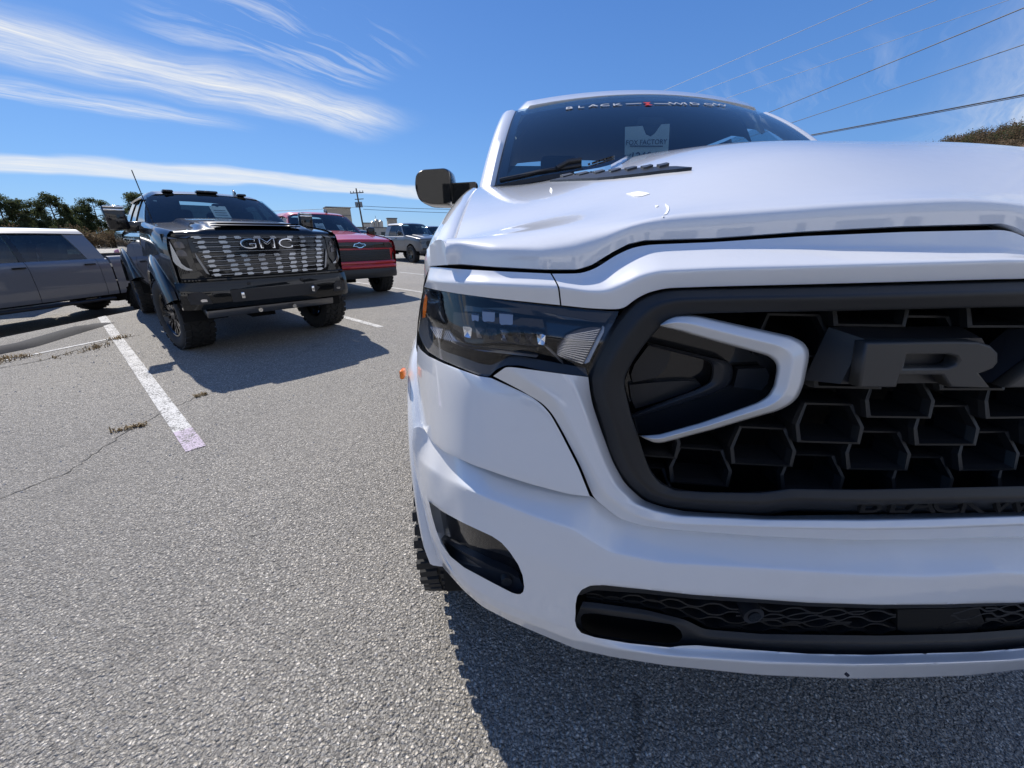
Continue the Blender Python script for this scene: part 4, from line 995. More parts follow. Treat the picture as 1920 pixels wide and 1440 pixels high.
# ================================================================== the other pickups
def arch_cut(V, F_, arches):
    V = np.array(V); F_ = np.array(F_); keep = np.ones(len(F_), bool)
    for cy_, cz_, ar in arches:
        r_ = np.hypot(V[:, 1]-cy_, V[:, 2]-cz_); keep &= r_[F_].mean(1) > ar
        for i in np.where((r_ < ar+.02) & (r_ > ar-.035))[0]:
            V[i, 1] = cy_+(V[i, 1]-cy_)*ar/r_[i]; V[i, 2] = cz_+(V[i, 2]-cz_)*ar/r_[i]
    return V, [tuple(f) for f in F_[keep]]
def both_sides(name, V, F_, m, parent, sharp=50):
    out_ = []
    for s in (1, -1):
        bm = bmesh.new(); vs = [bm.verts.new((p[0]*s, p[1], p[2])) for p in V]
        for f in F_: bm.faces.new([vs[i] for i in (f if s > 0 else f[::-1])])
        bmesh.ops.delete(bm, geom=[v for v in bm.verts if not v.link_faces], context='VERTS')
        out_.append(bmobj(name, bm, m, parent, smooth=True, sharp=sharp))
    return out_
class Pickup:
    def __init__(s, name, label, loc, rz, paint, group=None, cat='truck', **k):
        d = dict(W=1.0, zr=.52, zb=1.22, zh0=1.18, zh1=1.36, zroof=1.92, r=.41, tw=.29, yfw=.95, wb=3.67, yws=1.48, ywt=2.22, yb=2.62, yc=3.5, ycab=3.92, L=5.85,
                 flare=None, rim='gloss', mirror='std', zbot=.50, bow=.14, lean=.04, crew=True, detail=True, glass='tint', front=True, wsm='glass')
        d.update(k); s.__dict__.update(d); s.paint = paint
        s.root = thing(name, label, cat, loc, rz, group); s.build()
    def ztop(s, y):
        hood = s.zh0+(s.zh1-s.zh0)*np.clip(y/s.yws, 0, 1)**.75
        w = np.clip((y-s.yws+.06)/.22, 0, 1); return hood*(1-w)+s.zb*w+(.04 if y > s.ycab+.02 else 0)
    def u(s, y, z):
        q = np.clip((z-s.zr)/(s.ztop(y)-s.zr), 0, 1)
        w = s.W*np.interp(q, [0, .10, .3, .5, .74, .80, .9, .96, 1], [.955, .975, .992, .994, 1.0, .997, .982, .965, .935])
        return w-.10*max(0, (.6-y)/.6)**2-.02*max(0, (y-s.L+.5)/.5)**2
    def flank(s, name, ya, yb_, m, arches=(), zlo=None, n=None):
        ys_ = np.linspace(ya, yb_, n or max(4, int((yb_-ya)/.06))); V = []; nz = 22
        for y in ys_:
            zl = s.zr if zlo is None else zlo
            for i in range(nz):
                q = i/(nz-1); z = zl+(s.ztop(y)-zl)*q; V.append((s.u(y, z), y, z))
            V.append((s.u(y, s.ztop(y))-.03, y, s.ztop(y)+.004))
        V2, F_ = arch_cut(V, grid_faces(len(ys_), nz+1), arches)
        return both_sides(name, V2, [f[::-1] for f in F_], m, s.root)
    def yf(s, u, z):
        a = abs(u)/s.W
        return s.bow*a**2.2+.30*max(0, a-.80)**2*9+s.lean*np.clip((z-.9)/.5, -.3, 1)
    def fplate(s, name, poly, off, m, depth=.03, mirror=True, parent=None, sub=2):
        """piece lying on the nose: outline in (across, height), standing 'off' proud"""
        P = resample([(*p, 0) for p in list(poly)+[poly[0]]], max(8, sub*len(poly)), smooth=0)[:-1, :2]; n = len(P); os_ = []
        for sg in ((1, -1) if mirror else (1,)):
            A0 = np.array([(x*sg, s.yf(x, z)-off, z) for x, z in P]); B0 = A0+[0, depth, 0]
            bm = bmesh.new(); vs = [bm.verts.new(p) for p in np.concatenate([A0, B0])]
            f = bm.faces.new(vs[:n])
            for i in range(n): bm.faces.new((vs[i], vs[n+i], vs[n+(i+1) % n], vs[(i+1) % n]))
            bmesh.ops.triangulate(bm, faces=[f]); os_.append(bmobj(name, bm, m, parent or s.root, False))
        return os_
    def fbar(s, name, u0, u1, z0, z1, off, m, depth=.04, mirror=False, parent=None, n=14, round_=.3):
        """horizontal bar that follows the bow of the nose"""
        os_ = []
        for sg in ((1, -1) if mirror else (1,)):
            V = []
            for i in range(n+1):
                u_ = (u0+(u1-u0)*i/n); h = z1-z0
                for dz, o in ((0, -depth), (0, off*.5), (h*round_, off), (h*(1-round_), off), (h, off*.6), (h, -depth)):
                    V.append((sg*u_, s.yf(u_, z0+dz)-o, z0+dz))
            F_ = grid_faces(n+1, 6)+[tuple(range(6)), tuple(n*6+j for j in range(6))[::-1]]
            bm = bmesh.new(); vs = [bm.verts.new(p) for p in V]
            for f in F_: bm.faces.new([vs[i] for i in f])
            os_.append(bmobj(name, bm, m, parent or s.root, True, 40))
        return os_
    def build(s):
        p, rt = s.paint, s.root; W = s.W; yrw = s.yfw+s.wb; AR = s.r+.085
        fa = [(s.yfw, s.r, AR)]; ra = [(yrw, s.r, AR)]
        s.flank('fender', .10, s.yws+.06, p, fa)
        fd = s.flank('front_door', s.yws+.068, s.yb, p); rd = s.flank('rear_door', s.yb+.008, s.yc+.06, p, ra)
        s.flank('cab_corner', s.yc+.068, s.ycab, p, ra); s.flank('bed_side', s.ycab+.03, s.L, p, ra)
        for dd, yy in ((fd, s.yb-.13), (rd, s.yc-.10)):
            for o, sg in zip(dd, (1, -1)):
                zz_ = s.zb-.10; x = sg*(s.u(yy, zz_)+.02)
                bm = bmesh.new(); abox(bm, (x, yy, zz_), (.025, .20, .032), None, .008); bmobj('handle', bm, M['gloss'], o, True)
        # hood
        ys_ = np.r_[0.0, .01, .03, .06, np.linspace(.10, s.yws+.10, 22)]; us_ = np.linspace(-1, 1, 49); G = np.zeros((len(ys_), len(us_), 3))
        for i, y in enumerate(ys_):
            e = s.u(max(y, .1), s.ztop(max(y, .12)))-.035
            for j, uu in enumerate(us_):
                x = uu*e; y0 = s.yf(x, s.zh0)+.0; yy = y0+y*(1-y0/(s.yws+.1))
                z = s.zh0+(s.zh1-s.zh0)*np.clip(yy/s.yws, 0, 1)**.75+.035*(1-uu*uu)+s.hoodshape(x, yy)-.05*(1-min(1, y/.06))**2-.012
                G[i, j] = (x, yy-.012, z)
        solid_sheet('hood', G, .02, p, rt)
        # nose
        us_ = np.linspace(-1, 1, 45); zs_ = np.r_[np.linspace(s.zbot, s.zh0-.01, 18)]; G = np.zeros((len(zs_), len(us_), 3))
        for i, z in enumerate(zs_):
            for j, uu in enumerate(us_): x = uu*(W-.055); G[i, j] = (x, s.yf(x, z), z)
        solid_sheet('nose_panel', G, .03, s.nose or p, rt)
        # cab
        zs0, zs1 = s.zb-.01, s.zroof-.075; u0, u1 = W*.935, W*.725
        sp = lambda y, z: (np.interp(z, [zs0, zs1], [u0, u1])-.02*max(0, (s.ywt+.3-y)/.7), y, z)
        def piece(nm, a, b_, c, d, m, th=.03, parent=None, out_=.0):
            r2 = []
            for sg in (1, -1):
                G = quadgrid(*[np.array([(q[0]+out_)*sg, q[1], q[2]]) for q in (a, b_, c, d)], 5, 6, bowv=(sg*.02, 0, 0))
                if sg < 0: G = G[:, ::-1]
                r2.append(solid_sheet(nm, G, th, m, parent or rt))
            return r2
        ya0, ya1 = s.yws+.12, s.ywt
        piece('roof_pillar', sp(ya0-.02, zs0), sp(ya0+.09, zs0), sp(ya1-.02, zs1), sp(ya1+.09, zs1), p)
        piece('roof_pillar', sp(s.yb-.045, zs0), sp(s.yb+.05, zs0), sp(s.yb-.03, zs1), sp(s.yb+.05, zs1), M['gloss'])
        piece('roof_pillar', sp(s.yc-.06, zs0), sp(s.ycab-.02, zs0), sp(s.yc-.22, zs1), sp(s.ycab-.14, zs1), p)
        piece('window', sp(ya0+.09, zs0), sp(s.yb-.045, zs0), sp(ya1+.09, zs1), sp(s.yb-.03, zs1), M[s.glass], .006, out_=-.012)
        piece('window', sp(s.yb+.05, zs0), sp(s.yc-.06, zs0), sp(s.yb+.05, zs1), sp(s.yc-.22, zs1), M[s.rear_glass], .006, out_=-.012)
        b0_, b1_ = sp(ya0-.03, zs0), sp(ya1-.02, zs1)
        GWs = quadgrid((-b0_[0], b0_[1], b0_[2]+.0), (b0_[0], b0_[1], b0_[2]), (-b1_[0], b1_[1], b1_[2]+.02), (b1_[0], b1_[1], b1_[2]+.02), 21, 11, (0, -.14, .03), (0, 0, .03))
        s.GW = GWs; solid_sheet('windshield', GWs, .006, M[s.wsm], rt)
        solid_sheet('rear_window', quadgrid((u0-.05, s.ycab-.03, zs0), (-u0+.05, s.ycab-.03, zs0), (u1-.02, s.ycab-.17, zs1), (-u1+.02, s.ycab-.17, zs1), 5, 5), .006, M['tint'], rt)
        yr_ = np.linspace(0, 1, 20); ur_ = np.linspace(-1, 1, 33); G = np.zeros((20, 33, 3))
        for i, f0 in enumerate(yr_):
            for j, uu in enumerate(ur_):
                y = ya1-.02-.13*(1-uu*uu)*(1-f0)+(s.ycab-.12-ya1)*f0
                G[i, j] = (uu*(u1+.035), y, s.zroof-.05+.035*(1-uu*uu)+.045*min(1, i/3)**.8+.012*math.sin(math.pi*min(1, f0*1.05+.05))-.075*max(0, abs(uu)-.84)/.16)
        solid_sheet('roof', G, .02, p, rt); s.GR = G; solid_sheet('headliner', G*[.95, 1, 1]-np.array([0, -.05, .035]), .01, M['interior'], rt)
        # bed, tail, undersides
        box('tailgate', (0, s.L-.03, (s.zr+.1+s.zb)/2), (2*W-.2, .05, s.zb-s.zr-.06), p, rt)
        box('bed_floor', (0, (s.ycab+s.L)/2, s.zb-.50), (2*W-.12, s.L-s.ycab-.06, .04), M['plastic'], rt)
        box('cab_back', (0, s.ycab-.02, (s.zr+s.zb)/2), (2*W-.14, .03, s.zb-s.zr), p, rt)
        box('rear_bumper', (0, s.L+.06, s.zr+.08), (2*W-.1, .14, .18), M['steel'], rt, bev=.02)
        bm = bmesh.new(); abox(bm, (0, s.yfw, s.r+.40), (2*W-.72, 1.5, .5)); abox(bm, (0, 2.75, s.zr+.06), (2*W-.16, 2.0, .12)); abox(bm, (0, s.L/2, s.zr+.02), (1.0, s.L-.5, .2)); abox(bm, (0, .45, s.zh0-.32), (2*W-.35, .5, .4))
        for y in (s.yfw, yrw): acyl(bm, (-W+.1, y, s.r), (W-.1, y, s.r), .07, 10); abox(bm, (0, y, s.r), (.3, .3, .28))
        abox(bm, (0, yrw, s.r+.5), (2*W-.7, 1.1, .4))
        bmobj('chassis', bm, M['void'], rt)
        for y in (s.yfw, yrw):
            for sg in (-1, 1):
                V = []
                for i in range(17):
                    a = R(-4)+R(188)*i/16
                    for x in (W*.95, W*.5): V.append((sg*x, y-(AR-.005)*math.cos(a), s.r+(AR-.005)*math.sin(a)))
                mesh('wheel_arch_liner', V, grid_faces(17, 2), M['void'], rt)
        # wheels
        x_ = W-s.tw*.5+s.wout
        w0 = wheel('wheel', s.r, s.tw, s.r*.60, M[s.rim], 30, 8, s.detail, rt, (-x_, s.yfw, s.r), -1)
        copy_part(w0, rt, (x_, s.yfw, s.r), True)
        for sg in (-1, 1): copy_part(w0, rt, (sg*x_, yrw, s.r), sg > 0)
        if s.steer:
            for o in rt.children:
                if o.name.startswith('wheel') and abs(o.location.y-s.yfw) < .01 and o.type == 'MESH' and 'arch' not in o.name: o.rotation_euler.z += s.steer
        if s.flare:
            for y in (s.yfw, yrw):
                o = flare('wheel_flare', y, s.r, [(AR+.19, W-.04), (AR+.185, W-.005), (AR+.165, W+.012), (AR+.03, W+.058), (AR+.008, W+.06), (AR-.008, W+.045), (AR-.012, W-.12)], R(20), R(168), s.flare, rt, 40, shape=lambda a: 1.)
                mirror_copy(o)
        # inside
        box('dashboard', (0, s.yws+.52, zs0-.03), (2*W-.5, .5, .16), M['interior'], rt, bev=.04)
        for x in (-.42, .42):
            for y in ((2.65, 3.45) if s.crew else (2.65,)):
                bm = bmesh.new(); abox(bm, (x, y, zs0+.05), (.5, .16, .6), Matrix.Rotation(R(-12), 3, 'X'), .05); abox(bm, (x, y+.07, zs0+.42), (.26, .1, .16), None, .03); abox(bm, (x, y-.25, zs0-.25), (.5, .5, .16), None, .05)
                bmobj('seat', bm, M['interior'], rt, True)
        box('cab_floor', (0, 2.8, zs0-.45), (2*W-.2, 2.2, .04), M['interior'], rt)
        # mirrors
        for sg in (-1, 1):
            if s.mirror == 'tow':
                ym, x0 = 1.66, W-.02
                mm = box('mirror', (sg*(x0+.16), ym, s.zb+.17), (.20, .13, .28), M['gloss'], rt, Matrix.Rotation(sg*R(4), 3, 'Y'), .03)
                box('mirror_arm', (sg*(x0-.02), ym+.02, s.zb+.07), (.24, .08, .12), M['gloss'], rt, bev=.02)
                for dz in (.15, .115): box('mirror_trim', (sg*(x0+.155), ym-.068, s.zb+.145+dz), (.19, .012, .020), M['chrome'], mm, bev=.003)
            else:
                ym = 1.72; mm = box('mirror', (sg*(W+.13), ym, s.zb+.16), (.22, .12, .19), s.mirror_m or p, rt, bev=.04)
                box('mirror_arm', (sg*(W+.01), ym+.02, s.zb+.10), (.14, .06, .06), M['gloss'], rt, bev=.015)
            box('mirror_glass', (sg*(W+.15), ym+.066, s.zb+(.17 if s.mirror == 'tow' else .16)), (.15, .004, .14), M['chrome'], mm)
    nose = None; rear_glass = 'tint'; wout = .03; steer = 0.; mirror_m = None
    def hoodshape(s, x, y): return 0.
    def tag_card(s, u, v, w=.20, h=.26, lines=3):
        G = s.GW; nr, nc = G.shape[:2]; i, j = int(v*(nr-1)), int(u*(nc-1)); p = G[i, j]; dv = G[min(i+1, nr-1), j]-G[i-1, j]; du = G[i, min(j+1, nc-1)]-G[i, j-1]; n = np.cross(du, dv); n /= np.linalg.norm(n)
        mx = frame(p-n*.015, du, dv); bm = bmesh.new(); aprism(bm, [(-w/2, -h/2), (w/2, -h/2), (w/2, h/2), (w*.12, h/2), (0, h*.40), (-w*.12, h/2), (-w/2, h/2)], mx, .003)
        c = bmobj('windshield_tag', bm, M['card'], s.root)
        for k_ in range(lines):
            bm = bmesh.new(); aprism(bm, [(-w*.36, -.006), (w*.36, -.006), (w*.36, .006), (-w*.36, .006)], mx @ Matrix.Translation((0, h*(.1-.2*k_), .002)), .001); bmobj('tag_print', bm, M['ink'], c)

class HeavyDuty(Pickup):
    def hoodshape(s, x, y):
        a = abs(x); d = np.clip((.62-a)/.06, 0, 1)*np.clip((y-.05)/.25, 0, 1)
        sc = np.clip((.50-a)/.03, 0, 1)*np.clip((y-.22)/.03, 0, 1)*np.clip((.62-y)/.03, 0, 1)
        return .045*d-.045*sc
gm = HeavyDuty('pickup_truck', 'black lifted heavy duty pickup truck with chrome studded grille parked facing the camera', (-2.86, 5.0, 0), R(46.2), M['black_paint'], zroof=1.97, zh0=1.42, zh1=1.55, zb=1.43, zr=.66, zbot=.66,
               r=.455, tw=.34, W=1.0, flare=M['black_paint'], mirror='tow', rim='gloss', bow=.10, lean=.05, wout=.03, steer=R(9), wsm='glass')
g = gm
g.fbar('grille_shell', -.74, .74, .93, 1.405, .012, M['gloss'], round_=.05, n=24)
for i in range(9): g.fbar('grille_bar', -.715+.011*(8-i), .715-.011*(8-i), .962+i*.05, .986+i*.05, .032, M['bar'], n=18)
cols = (-.63, -.42, -.27, -.09, .09, .27, .42, .63)
cell_me = None
for i in range(9):
    z = .958+i*.05; f = 1.03-.016*(8-i)
    for k_, cx_ in enumerate(cols):
        if 5 <= i <= 7 and abs(cx_) < .3: continue
        w_ = .040 if k_ % 2 else .034; x = cx_*f; sk = .012*(1 if (k_+i) % 2 else -1)
        g.fplate('grille_stud', [(x-w_, z), (x+w_, z+.002), (x+w_+sk, z+.031), (x-w_+sk, z+.029)], .046, M['stud'], .03, mirror=False, sub=1)
g.fplate('logo_plate', [(-.30, 1.235), (.30, 1.235), (.31, 1.36), (-.31, 1.36)], .040, M['gloss'], .03, mirror=False)
for x, ch in ((-.20, 'G'), (.0, 'M'), (.205, 'C')):
    lo = text_mesh('logo_letter', ch, .15, frame((x, g.yf(x, 1.3)-.048, 1.297), (1, .10*x*2, 0), (0, .05, 1)), M['chrome'], g.root, .010, 1.6, bev=.004)
    text_mesh('letter_inlay', ch, .132, frame((0, 0, 0), (1, 0, 0), (0, 0, 1)) @ Matrix() if False else frame((x, g.yf(x, 1.3)-.0625, 1.297), (1, .10*x*2, 0), (0, .05, 1)), M['gloss'], lo, .0012, 1.6)
for o in g.fplate('headlight', [(.745, 1.385), (.925, 1.375), (.935, 1.30), (.915, 1.08), (.80, 1.03), (.745, 1.12)], .020, M['gloss']): pass
g.fplate('lamp_strip', [(.895, 1.34), (.935, 1.34), (.935, 1.24), (.91, 1.11), (.85, 1.035), (.76, 1.03), (.83, 1.068), (.876, 1.135), (.892, 1.24)], .034, M['stud'])
g.fplate('grille_edge', [(.715, 1.22), (.735, 1.22), (.66, .96), (.635, .955)], .035, M['bar'])
g.fplate('air_curtain', [(.725, 1.02), (.90, .99), (.90, .93), (.68, .935)], .02, M['black_paint'])
g.fplate('lamp_brow', [(.70, 1.392), (.93, 1.382), (.93, 1.358), (.70, 1.370)], .05, M['bar'])
for z in (1.30, 1.215): g.fplate('projector', [(.785, z-.035), (.865, z-.035), (.872, z+.03), (.79, z+.032)], .030, M['smoke'])
g.fbar('front_bumper', -.955, .955, .60, .90, .055, M['black_paint'], .06, n=30, round_=.25)
g.fbar('bumper_lip', -.90, .90, .905, .945, .05, M['black_paint'], .05, n=24)
g.fplate('bumper_intake', [(-.50, .66), (.50, .66), (.52, .80), (-.52, .80)], .060, M['satin'], .03, mirror=False, sub=4)
g.fplate('fog_pocket', [(.70, .66), (.90, .67), (.90, .80), (.72, .80)], .062, M['satin'], .03)
g.fplate('fog_lamp', [(.74, .69), (.80, .69), (.80, .72), (.74, .72)], .068, M['reflector'], .02)
for sg in (-1, 1):
    box('tow_hook', (sg*.40, g.yf(.4, .73)-.085, .735), (.035, .06, .075), M['chrome'], g.root, bev=.008)
    cyl('parking_sensor', (sg*.30, g.yf(.3, .86)-.05, .86), (sg*.30, g.yf(.3, .86)-.062, .86), .018, M['satin'], g.root, 12)
    for x in (.62, .2): pass
bm = bmesh.new(); abox(bm, (0, .35, .56), (1.5, .4, .10), Matrix.Rotation(R(14), 3, 'X'), .02); bmobj('skid_plate', bm, M['steel'], g.root, True)
for x in (-.22, .18): cyl('tow_eye', (x, .10, .52), (x, .04, .52), .025, M['reflector'], g.root, 10)
for sg in (-1, 1):
    cyl('shock_absorber', (sg*.55, .85, .40), (sg*.50, .95, .95), .035, M['steel'], g.root, 10)
def on_roof(gk, u, f):
    G = gk.GR; return G[int(f*19), int((u+1)/2*32)]
for u_, n_ in ((-.62, 1), (-.10, 1), (0, 1), (.10, 1), (.62, 1)):
    p = on_roof(g, u_, .10); bm = bmesh.new(); abox(bm, (p[0], p[1], p[2]+.018), (.12, .16, .035), None, .015); bmobj('roof_light', bm, M['gloss'], g.root, True)
p = on_roof(g, .5, .12); bm = bmesh.new(); abox(bm, (p[0], p[1]+.05, p[2]+.03), (.02, .12, .08), Matrix.Rotation(R(25), 3, 'X'), .006); bmobj('roof_fin', bm, M['gloss'], g.root, True)
cyl('antenna', (-.82, 1.45, 1.52), (-.84, 1.68, 2.16), .006, M['plastic'], g.root, 6)
g.fbar('hood_scoop_slat', -.46, .46, 1.49, 1.505, -.24, M['steel'], .02, n=12); g.fbar('hood_scoop_slat', -.44, .44, 1.515, 1.53, -.33, M['steel'], .02, n=12)
g.tag_card(.50, .55)

class HalfTon(Pickup):
    def hoodshape(s, x, y): return .035*np.clip((.52-abs(x))/.08, 0, 1)*np.clip((y-.2)/.3, 0, 1)
rd = HalfTon('pickup_truck', 'dark red lifted pickup truck parked behind the black truck with a black bowtie grille', (-3.2, 9.15, 0), R(43), M['red_paint'], zroof=1.91, zh0=1.27, zh1=1.44, zb=1.33, zr=.58, zbot=.46, r=.44, tw=.32,
             mirror='std', mirror_m=M['black_paint'], bow=.16, lean=.03)
g = rd; rp = M['red_paint']
g.fbar('grille_slot', -.86, .86, 1.12, 1.245, .012, M['gloss'], n=22, round_=.1)
g.fbar('grille_bar', -.84, .84, 1.085, 1.115, .035, rp, n=22)
g.fbar('grille', -.78, .78, .84, 1.08, .010, M['satin'], n=22, round_=.08)
for i in range(4): g.fbar('grille_bar', -.76, .76, .87+i*.05, .885+i*.05, .022, M['mesh'], n=16)
g.fbar('front_bumper', -.93, .93, .77, .84, .05, rp, .05, n=24); g.fbar('front_bumper', -.93, .93, .675, .755, .06, rp, .05, n=24)
g.fbar('lower_valance', -.92, .92, .46, .665, .045, M['satin'], .05, n=24)
g.fplate('headlight', [(.62, 1.235), (.90, 1.225), (.915, 1.16), (.86, 1.09), (.64, 1.14)], .020, M['smoke']); g.fplate('lamp_strip', [(.80, 1.23), (.905, 1.22), (.912, 1.02), (.885, .98), (.88, 1.16)], .03, M['reflector'])
g.fplate('bumper_corner', [(.80, .80), (.93, .80), (.93, 1.0), (.86, 1.05)], .02, M['gloss'])
bt = [(-.15, -.028), (-.055, -.028), (-.045, -.062), (.045, -.062), (.055, -.028), (.15, -.028), (.165, .028), (.055, .028), (.045, .062), (-.045, .062), (-.055, .028), (-.135, .028)]
g.fplate('emblem', [(x*.98, 1.185+z) for x, z in bt], .045, M['chrome'], .03, mirror=False, sub=1)
g.fplate('emblem_inlay', [(x*.85, 1.185+z*.72) for x, z in bt], .050, M['gloss'], .02, mirror=False, sub=1)
g.tag_card(.42, .45); g.tag_card(.72, .45, .12, .18)
p = on_roof(g, .35, .14); bm = bmesh.new(); abox(bm, (p[0], p[1], p[2]+.03), (.02, .14, .07), Matrix.Rotation(R(25), 3, 'X'), .006); bmobj('roof_fin', bm, M['gloss'], g.root, True)

def cheap_nose(g, grille_m, lamp_m):
    g.fplate('grille', [(-.52, .84), (.52, .84), (.60, 1.0), (.54, 1.12), (-.54, 1.12), (-.60, 1.0)], .02, grille_m, .03, mirror=False, sub=4)
    g.fplate('headlight', [(.60, 1.10), (.90, 1.07), (.91, .99), (.66, .95)], .02, lamp_m)
    g.fbar('front_bumper', -.93, .93, .60, .80, .05, g.paint, .05, n=24)
    g.fplate('fog_pocket', [(.62, .66), (.84, .66), (.84, .76), (.62, .76)], .06, M['gloss'])
    g.fplate('bumper_intake', [(-.42, .62), (.42, .62), (.42, .72), (-.42, .72)], .06, M['satin'], .03, mirror=False, sub=4)
    g.fbar('lower_valance', -.90, .90, .46, .60, .03, M['satin'], .05, n=24)
sv = HalfTon('pickup_truck', 'silver pickup truck with dark wheels parked farthest back between the red and the white truck', (-3.44, 21.4, 0), R(42), M['silver_paint'], zroof=1.98, zh0=1.20, zh1=1.38, zb=1.32, zr=.60, zbot=.5, r=.44, tw=.31, glass='glass', mirror_m=M['black_paint'])
cheap_nose(sv, M['satin'], M['smoke'])
gy = HalfTon('pickup_truck', 'grey crew cab pickup truck seen side on at the left edge', (-10.56, 5.43, -.40), R(-11), M['grey_paint'], zroof=1.90, zh0=1.12, zh1=1.28, zb=1.31, zr=.54, zbot=.5, r=.41, glass='glass', rear_glass='glass', L=5.85, yc=3.72, ycab=4.0)
cheap_nose(gy, M['satin'], M['smoke'])
for sg in (-1, 1): box('running_board', (sg*.98, 2.75, .46), (.16, 2.2, .06), M['satin'], gy.root, bev=.02)
far = [('silver high roofed pickup truck behind the grey crew cab at the left edge', (-17.5, 8.2, -.25), R(-60), 'silver_paint', dict(zroof=2.12, zb=1.4, zh1=1.5, zh0=1.35)),
       ('dark red pickup truck half hidden between the grey crew cab and the black truck', (-13.6, 15.4, -.3), R(-100), 'red_paint', dict(zroof=1.98, zb=1.32)),
       ('dark grey pickup truck peeking out behind the silver truck', (-3.2, 27.5, 0), R(42), 'grey_paint', dict(zroof=1.95, zb=1.3)),
       ('dark blue pickup truck far behind the red truck hood', (-8.7, 31, 0), R(70), 'blue_paint', dict(zroof=1.72, zb=1.15, zh1=1.2, zh0=1.08)),
       ('black pickup truck far behind the red truck beside the utility pole', (-10.6, 34, 0), R(60), 'black_paint', dict(zroof=1.9, zb=1.25))]
for lb, loc, rz, pm, kw in far:
    q = HalfTon('pickup_truck', lb, loc, rz, M[pm], detail=False, glass='glass', **kw); cheap_nose(q, M['satin'], M['smoke'])
# near truck: the rest of its body, built with the same parts
class Rear(Pickup):
    def build(s): pass
rb = Rear.__new__(Rear); rb.__dict__.update(dict(W=1.045, zr=.66, zb=1.52, zh0=1.5, zh1=1.56, zroof=2.1, yws=1.45, L=5.85, ycab=4.0)); rb.root = ram
rwa = [(WCY-.45+3.67, .445, .53)]
for nm, ya, yb_, ar in (('front_door', 1.49, 2.60, ()), ('rear_door', 2.61, 3.62, rwa), ('cab_corner', 3.63, 4.0, rwa), ('bed_side', 4.03, 5.85, rwa)):
    rb.flank(nm, ya, yb_, white, ar)
rf = [(-q[0] if False else q[0], q[1]) for q in rings]
o = flare('wheel_flare', WCY-.45+3.67, WCZ, rings, R(8), R(172), white, ram); mirror_copy(o)
def side_piece(nm, pts, m, th=.03):
    for sg in (1, -1):
        G = quadgrid(*[np.array([q[0]*sg, q[1], q[2]]) for q in pts], 5, 6, bowv=(sg*.02, 0, 0)); G = G if sg > 0 else G[:, ::-1]; solid_sheet(nm, G, th, m, ram)
su = lambda z: np.interp(z, [1.51, 2.02], [.965, .775])
S_ = lambda y, z: (su(z), y, z)
side_piece('roof_pillar', [S_(2.55, 1.51), S_(2.66, 1.51), S_(2.57, 2.02), S_(2.66, 2.02)], M['gloss']); side_piece('roof_pillar', [S_(3.55, 1.51), S_(3.98, 1.51), S_(3.40, 2.02), S_(3.86, 2.02)], white)
side_piece('window', [S_(1.62, 1.51), S_(2.55, 1.51), S_(2.24, 2.02), S_(2.57, 2.02)], M['glass'], .006); side_piece('window', [S_(2.66, 1.51), S_(3.55, 1.51), S_(2.66, 2.02), S_(3.40, 2.02)], M['tint'], .006)
solid_sheet('rear_window', quadgrid((.86, 3.98, 1.52), (-.86, 3.98, 1.52), (.74, 3.86, 2.04), (-.74, 3.86, 2.04), 5, 5), .006, M['tint'], ram)
box('tailgate', (0, 5.82, 1.15), (1.9, .05, .8), white, ram); box('bed_floor', (0, 4.95, 1.05), (1.95, 1.7, .04), M['plastic'], ram); box('cab_back', (0, 3.98, 1.1), (1.95, .03, .84), white, ram)
box('cab_floor', (0, 2.8, .95), (1.9, 2.4, .06), M['interior'], ram)
bm = bmesh.new(); abox(bm, (0, 2.2, .78), (1.2, 3.4, .34)); abox(bm, (0, .62, .95), (1.25, .7, .5)); abox(bm, (0, 2.9, .66), (1.95, 2.3, .12)); abox(bm, (0, 4.7, .7), (1.2, 2.0, .3)); abox(bm, (0, .62, .62), (1.1, .6, .12), Matrix.Rotation(R(8), 3, 'X'))
for y in (WCY-.45, WCY-.45+3.67): acyl(bm, (-.9, y, .445), (.9, y, .445), .07, 12); abox(bm, (0, y, .48), (.34, .34, .3))
bmobj('chassis', bm, M['void'], ram)
# ================================================================== paint on the lot, cracks, weeds
def worn(name, col):
    m = mat(name, col, .8); k, b = nodes(m); g = k.new('ShaderNodeTexCoord').outputs['Object']
    v = k.new('ShaderNodeTexVoronoi', i_Vector=g, i_Scale=115.0); n = k.new('ShaderNodeTexNoise', i_Vector=g, i_Scale=7.0, i_Detail=5.0)
    sp_ = k.new('ShaderNodeSeparateColor', i_0=v.outputs['Color'])
    f = k.math('ADD', k.math('MULTIPLY', sp_.outputs[0], .55), k.math('MULTIPLY', n.outputs[0], .75))
    f = k.maprange(f, .66, .84, 0, 1)
    k.l.new(k.mix(f, col, (.17, .165, .155)), b.inputs['Base Color'])
    hgt_ = k.math('SUBTRACT', 1, v.outputs['Distance'])
    k.l.new(k.new('ShaderNodeBump', i_Strength=.7, i_Distance=.005, i_Height=hgt_).outputs[0], b.inputs['Normal']); return m
mL, mPink = worn('worn_line_paint', (.62, .61, .58)), worn('faded_pink_paint', (.52, .44, .52))
def gp(px, py): 
    p = at_z(px, py, 0.); return np.array([p[0], p[1]])
def strip(name, a, b_, w, m, z=.004, n=24, st=True):
    a, b_ = np.array(a), np.array(b_); d = (b_-a)/np.linalg.norm(b_-a); pn = np.array([-d[1], d[0]])*w/2; V = []
    for i in range(n+1):
        p = a+(b_-a)*i/n
        for q in (p+pn, p-pn): V.append((q[0], q[1], ground_z(*q)+z))
    return kind(mesh(name, V, grid_faces(n+1, 2), m, None, False), 'structure')
LA, LB = gp(368, 842), gp(200, 606)
dL = (LB-LA)/np.linalg.norm(LB-LA)
strip('parking_line', LA+dL*.42, LA+dL*7.2, .115, mL); strip('parking_line', LA, LA+dL*.42, .115, mPink)
